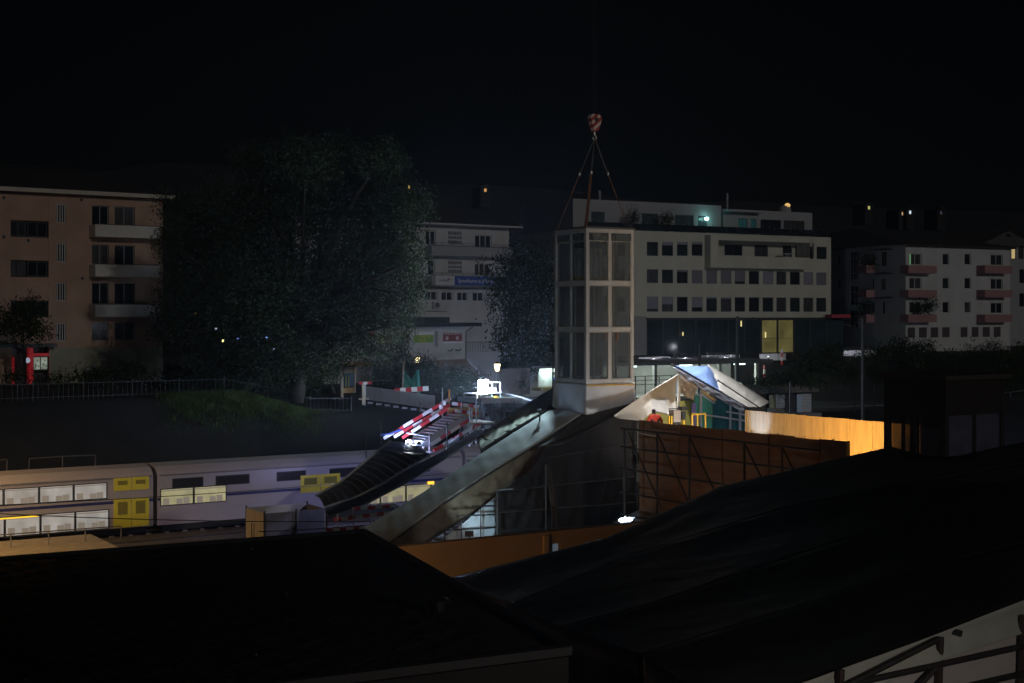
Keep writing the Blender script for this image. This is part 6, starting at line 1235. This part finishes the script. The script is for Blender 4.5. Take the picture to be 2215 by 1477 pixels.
spec(55, 800, 97, [(60, 665, 28, 32), (40, 705, 40, 28), (85, 715, 30, 26), (15, 690, 25, 35)], 3200, .19, 'small sparse tree in front of the terracotta block', r0=.1)
spec(1770, 830, 122, [(1760, 780, 45, 32), (1800, 790, 40, 30), (1735, 800, 30, 25), (1790, 760, 32, 22), (1825, 810, 26, 24)], 7000, .17, 'pale green leafy bush right of the lit office window', zb=6.0, name='shrub', cat='shrub', r0=.1)
spec(868, 840, 105, [(868, 750, 22, 40), (850, 785, 40, 30), (890, 790, 45, 30), (868, 815, 60, 26), (925, 800, 30, 20), (815, 800, 26, 26)], 9000, .15, 'dark feathery conifer in front of the station posters', NEEDLE, 'conifer', 'tree')
spec(985, 845, 104, [(985, 812, 42, 22), (950, 825, 35, 20), (1020, 822, 32, 20), (930, 800, 16, 26), (1000, 835, 50, 16)], 6000, .15, 'dark spreading shrub below the striped awning', NEEDLE, 'shrub', 'shrub', r0=.08)
spec(1960, 830, 143, [(1950, 755, 40, 30), (1990, 760, 40, 25), (1900, 775, 40, 30), (1925, 800, 60, 30), (1870, 790, 30, 25)], 8000, .2, 'dark bushy tree before the left corner of the pink balcony block', zb=6.0)
spec(2090, 830, 140, [(2010, 790, 60, 30), (2070, 785, 60, 28), (2130, 775, 60, 32), (2150, 760, 30, 22), (2060, 815, 90, 26), (1990, 815, 60, 24)], 12000, .2, 'long dark hedge of shrubs below the pink balcony block', name='hedge', cat='hedge', zb=6.0, r0=.08)
spec(2190, 840, 136, [(2190, 790, 40, 34), (2220, 780, 40, 40), (2180, 820, 50, 22)], 5000, .2, 'dark shrubs at the right edge beside the hedge', name='shrub', cat='shrub', zb=6.0, r0=.08)
spec(1850, 815, 116, [(1842, 800, 20, 14), (1838, 812, 18, 14)], 1500, .13, 'rounded clipped bush at the foot of the tall dark mast', name='shrub', cat='shrub', zb=4.2, r0=.06)
spec(1890, 820, 116, [(1888, 800, 22, 16), (1900, 815, 24, 18)], 1700, .13, 'rounded clipped bush right of the tall dark mast', name='shrub', cat='shrub', zb=4.2, r0=.06)
spec(740, 850, 98, [(700, 800, 40, 40), (660, 820, 50, 30), (610, 830, 60, 22), (735, 790, 22, 40)], 6500, .17, 'low shrubs under the right side of the huge tree', name='shrub', cat='shrub', r0=.07)
spec(420, 850, 96, [(400, 820, 50, 26), (460, 825, 60, 24), (350, 830, 40, 18), (530, 830, 50, 20)], 5500, .17, 'low shrubs under the left side of the huge tree', name='shrub', cat='shrub', r0=.07)
spec(110, 830, 98, [(40, 815, 40, 14), (120, 822, 50, 10), (210, 815, 60, 18), (280, 800, 40, 24)], 3500, .16, 'low dark garden hedge below the red framed shop', name='hedge', cat='hedge', r0=.05)
spec(1700, 835, 108, [(1690, 815, 40, 12), (1720, 818, 45, 14), (1760, 828, 40, 12), (1650, 826, 45, 8)], 3500, .15, 'planting on the roof edge above the utility hut', name='shrub', cat='shrub', zb=5.0, r0=.05)
# lights glinting through the leaves from the far street
for i, (px, py, col, st, lb) in enumerate(((482, 737, (1, .9, .35), 2.2, 'round yellow street light glinting below the huge tree'), (514, 733, (.2, .35, 1), 1.5, 'blue street light glinting below the huge tree'), (576, 731, (.25, .45, 1), 2.0, 'small bright blue light glinting below the huge tree'), (422, 677, (1, .6, .2), .5, 'dim orange light glinting through the left leaves'), (593, 756, (.55, .7, 1), .8, 'pale bluish light low between the shrubs'), (467, 711, (.6, .7, .9), .6, 'pale street light left of the yellow one'))):
    c = T(px, py, 91.5); g = thing('street_light', lb, 'street light', (c.x, c.y, 6.0), 0, 'lights glinting through the tree'); h = c.z-6.0
    MB().lathe([(.02, -.08), (.06, -.04), (.07, .03), (.02, .08)], 10, (0, 0, h)).build('globe', ME('glint_%d' % i, col, st), g); MB().tube((0, 0, -.3), (0, 0, h-.09), .018).build('pole', MATS['bark'], g)

# ------------------------------------------------------------------ the house the picture is taken from, lamps of the place out of view, and added fill lamps
def own_house():
    s0, s1, v0, v1, H = -30, 21, -14, -2.0, 20.0; o = sv(s0, v0); t = thing('apartment_building', 'apartment house behind the photographer shading the near roofs', 'building', o, RW.rot); mb = MB()
    hs = [(4+6*i, 2+3.2*k, 6+6*i, 4+3.2*k) for i in range(7) for k in range(5)]; mb.wall(0, s1-s0, -1, H, hs, 0, .2); w2 = [(x, 12-y, z) for x, y, z in mb.v]; mb.v = w2; mb.f = [tuple(reversed(f)) for f in mb.f]; body(mb, 0, s1-s0, 12, -1, H); mb.build('wall', m_grey, t)
    for h in hs: MB().box(h[0]-.02, h[2]+.02, 11.75, 11.8, h[1]-.02, h[3]+.02).build('window', m_dglass, t)
    r = MB(); hip(r, 0, s1-s0, 0, 12, H+.002, 1.0, 6, .5, .2); r.build('roof', m_roof, t)
own_house()
def mast_lamp(px, d, z, zb, energy, col, label, aim=None):
    p = P(px, 677, d); t = thing('platform_or_fill_lamp', label, 'lamp', (p.x, p.y, zb)); h = z-zb; MB().tube((0, 0, 0), (0, 0, h+.2), .08).build('pole', m_dsteel, t); MB().box(-.35, .35, -.2, .2, h+.12, h+.25).build('lamp_head', m_dsteel, t)
    MB().box(-.3, .3, -.16, .16, h+.06, h+.118).build('lamp_glass', ME('sodium_glass', (1, .55, .12), 14) if col[0] > .9 else ME('cold_glass', (.6, .7, 1), 8), t); lamp('SPOT', (0, 0, h-.1), energy, col, t, .15, R(172), (0, 0, 0))
mast_lamp(-420, 62, 10.4, .9, LP['sodium_left'], (1, .58, .22), 'sodium platform lamp left of the picture lighting the train')
f_ = Frame(1040, 51.5); c_ = BT; l = thing('work_or_fill_light', 'added bluish light under the covered stairs', 'lamp', Vector((c_.x-.4, c_.y, .95))); h = c_.z-.95
MB().tube((0, 0, 0), (0, 0, h), .03).build('stand', m_dsteel, l); MB().box(-.15, .15, -.1, .0, h, h+.2).build('lamp_head', m_dsteel, l); lamp('SPOT', (0, .25, h+.1), LP['sheet'], (.62, .86, 1), l, .1, R(115), (1.0, 1.9, h+1.2))  # hidden lamp added just to light the pale sheet
mast_lamp(-190, 31, 9.9, 0, 2200, (1, .56, .2), 'added sodium lamp left of the picture above the mossy roof edge')  # unseen lamp added to warm the mossy roof
mast_lamp(2480, 108, 8.5, 0, 4200, (.42, .50, 1), 'bluish platform lamp right of the picture by the tracks')
def low_flood():
    p = P(1353, 1130, 46); t = thing('floodlight', 'white floodlight cluster low behind the dark scaffold', 'floodlight', p - Vector((0, 0, 1.2))); 
    for x, z in ((-.13, .07), (.0, .1), (.13, .10), (.02, -.09)): MB().lathe([(.02, -.05), (.075, -.02), (.075, .03), (.02, .06)], 10, (x, 0, 1.2+z)).build('lamp_glass', m_lit, t)
    MB().tube((0, .12, 0), (0, .12, 1.4), .03).build('stand', m_dsteel, t); lamp('POINT', (0, -.3, 1.2), LP['flood3'], (.7, .85, 1), t, .1)
    s = MB(); A = [P(1348, 1123, 46.4), P(1374, 1118, 46.4)]; B = [P(1335, 1140, 46.4), P(1352, 1143, 46.4)]; tarp(s, A, B, 8, 6, 0, .02, 4, 2, 1, (0, 1, 0)); o = solid(s.build('lit_flap', M('lit_flap_cloth', (.25, .32, .5), .6), None), .01); tag(o, 'small bluish flap of sheet beside the low floodlight', 'tarpaulin')
low_flood()
def skirt_light():
    f = TW; c = f.w(-1.1, 1.6, f.z(1190, 892)); t = thing('work_or_fill_light', 'bright work light at the lower left foot of the hanging lift', 'lamp', c - Vector((0, 0, .5))); MB().box(-.09, .09, -.05, .05, .4, .52).build('lamp_head', m_dsteel, t); MB().tube((0, .03, -.2), (0, .03, .4), .03).build('stand', m_dsteel, t); lamp('SPOT', (-.25, -.1, .50), LP['skirt'], (.40, .66, 1), t, .06, R(80), f.w(.1, .9, f.z(1268, 860))-(c - Vector((0, 0, .5))))
skirt_light()
def roof_fill_light():
    p = P(1196, 762, 58.5); t = thing('work_or_fill_light', 'added dark fill light on a tall pole at the left side of the hanging lift', 'lamp', (p.x, p.y, 5.5)); h = p.z-5.5; MB().tube((0, 0, 0), (0, 0, h), .035).build('pole', m_dsteel, t); MB().box(-.1, .1, -.1, .1, h, h+.2).build('lamp_head', m_dsteel, t)
    lamp('SPOT', (-.14, -.14, h+.02), LP['roof'], (.62, .86, 1), t, .1, R(62), TS.w(*TS.p(985, 1052, 1.2))-Vector((p.x, p.y, 5.5)))  # invented source, added to light the sheeted stair roof
roof_fill_light()
def added_lamps():
    p = P(800, 1045, 76); t = thing('work_or_fill_light', 'added bluish light behind the ribbed stair roof facing the train', 'lamp', (p.x, p.y, .35)); h = p.z-.35; MB().tube((0, 0, 0), (0, 0, h), .03).build('stand', m_dsteel, t); MB().box(-.15, .15, -.12, .0, h, h+.2).build('lamp_head', m_dsteel, t); lamp('POINT', (0, .2, h+.1), LP['blue'], (.40, .42, 1), t, .1)  # hidden lamp added to tint the train blue
    p = P(365, 1262, 29); t = thing('platform_or_fill_lamp', 'added sodium lamp below the mossy roof edge lighting the brown wall', 'lamp', (p.x, p.y, 0)); h = p.z; MB().tube((0, 0, 0), (0, 0, h), .05).build('pole', m_dsteel, t); MB().box(-.2, .2, -.12, .12, h, h+.12).build('lamp_head', m_dsteel, t); lamp('SPOT', (0, .1, h-.1), LP['brown'], (1, .56, .20), t, .15, R(50), Vector((4, 46, 1.6))-Vector((p.x, p.y, 0)))  # unseen lamp added to light the wall and near hoarding
    for px, lb in ((1482, 'added low fill light near the left bicycles'), (1568, 'added low fill light among the bicycles at the white wall'), (1662, 'added low fill light left of the leafy bush'), (1415, 'added low fill light beside the white van'), (1860, 'added low fill light in front of the white garden wall')):
        f = Frame(1380, 126, 6450); c = f.w(f.x(px, 6.2), 6.2, f.z(1500, 787, 6.2)); t = thing('fill_light_post', lb, 'fill light', c, 0, 'added fill lights along the street'); MB().tube((0, 0, -.2), (0, 0, .5), .06).build('post', m_dframe, t); MB().lathe([(.05, .5), (.07, .52), (.07, .6), (.05, .62)], 10).build('lamp_glass', ME('fill_light_glass', (.85, .9, 1), 1.5), t); lamp('POINT', (0, .2, .7), LP['street'], (.86, .88, 1), t, .1)  # small lamps added to brighten the white walls and van
added_lamps()
def yard():
    p = P(2900, 677, 11); t = thing('added_side_lamp', 'added weak lamp right of the picture lighting the pale sheet wall', 'lamp', (p.x, p.y, 0)); MB().tube((0, 0, 0), (0, 0, 10.0), .05).build('pole', m_dsteel, t); MB().lathe([(.05, 9.9), (.16, 9.95), (.16, 10.1), (.05, 10.2)], 12).build('lamp_head', ME('yard_glass', (1, .9, .8), 3), t); lamp('POINT', (-.5, .1, 9.75), LP['yard']*1.2, (1, .9, .82), t, .15)  # unseen lamp added for the sheet wall and the roof creases
yard()

# ------------------------------------------------------------------ the damp night air
def haze():
    mb = MB(); mb.box(-1200, 1700, -420, 1500, -90, 150); m = bpy.data.materials.new('night_air'); m.use_nodes = True; n = m.node_tree.nodes; n.clear()
    out = n.new('ShaderNodeOutputMaterial'); v = n.new('ShaderNodeVolumePrincipled'); v.inputs['Color'].default_value = (.66, .78, 1, 1); v.inputs['Density'].default_value = HAZE; v.inputs['Anisotropy'].default_value = .78
    m.node_tree.links.new(v.outputs[0], out.inputs['Volume']); tag(mb.build('haze', m), None, None, kind='stuff')
HAZE = .00028
haze()
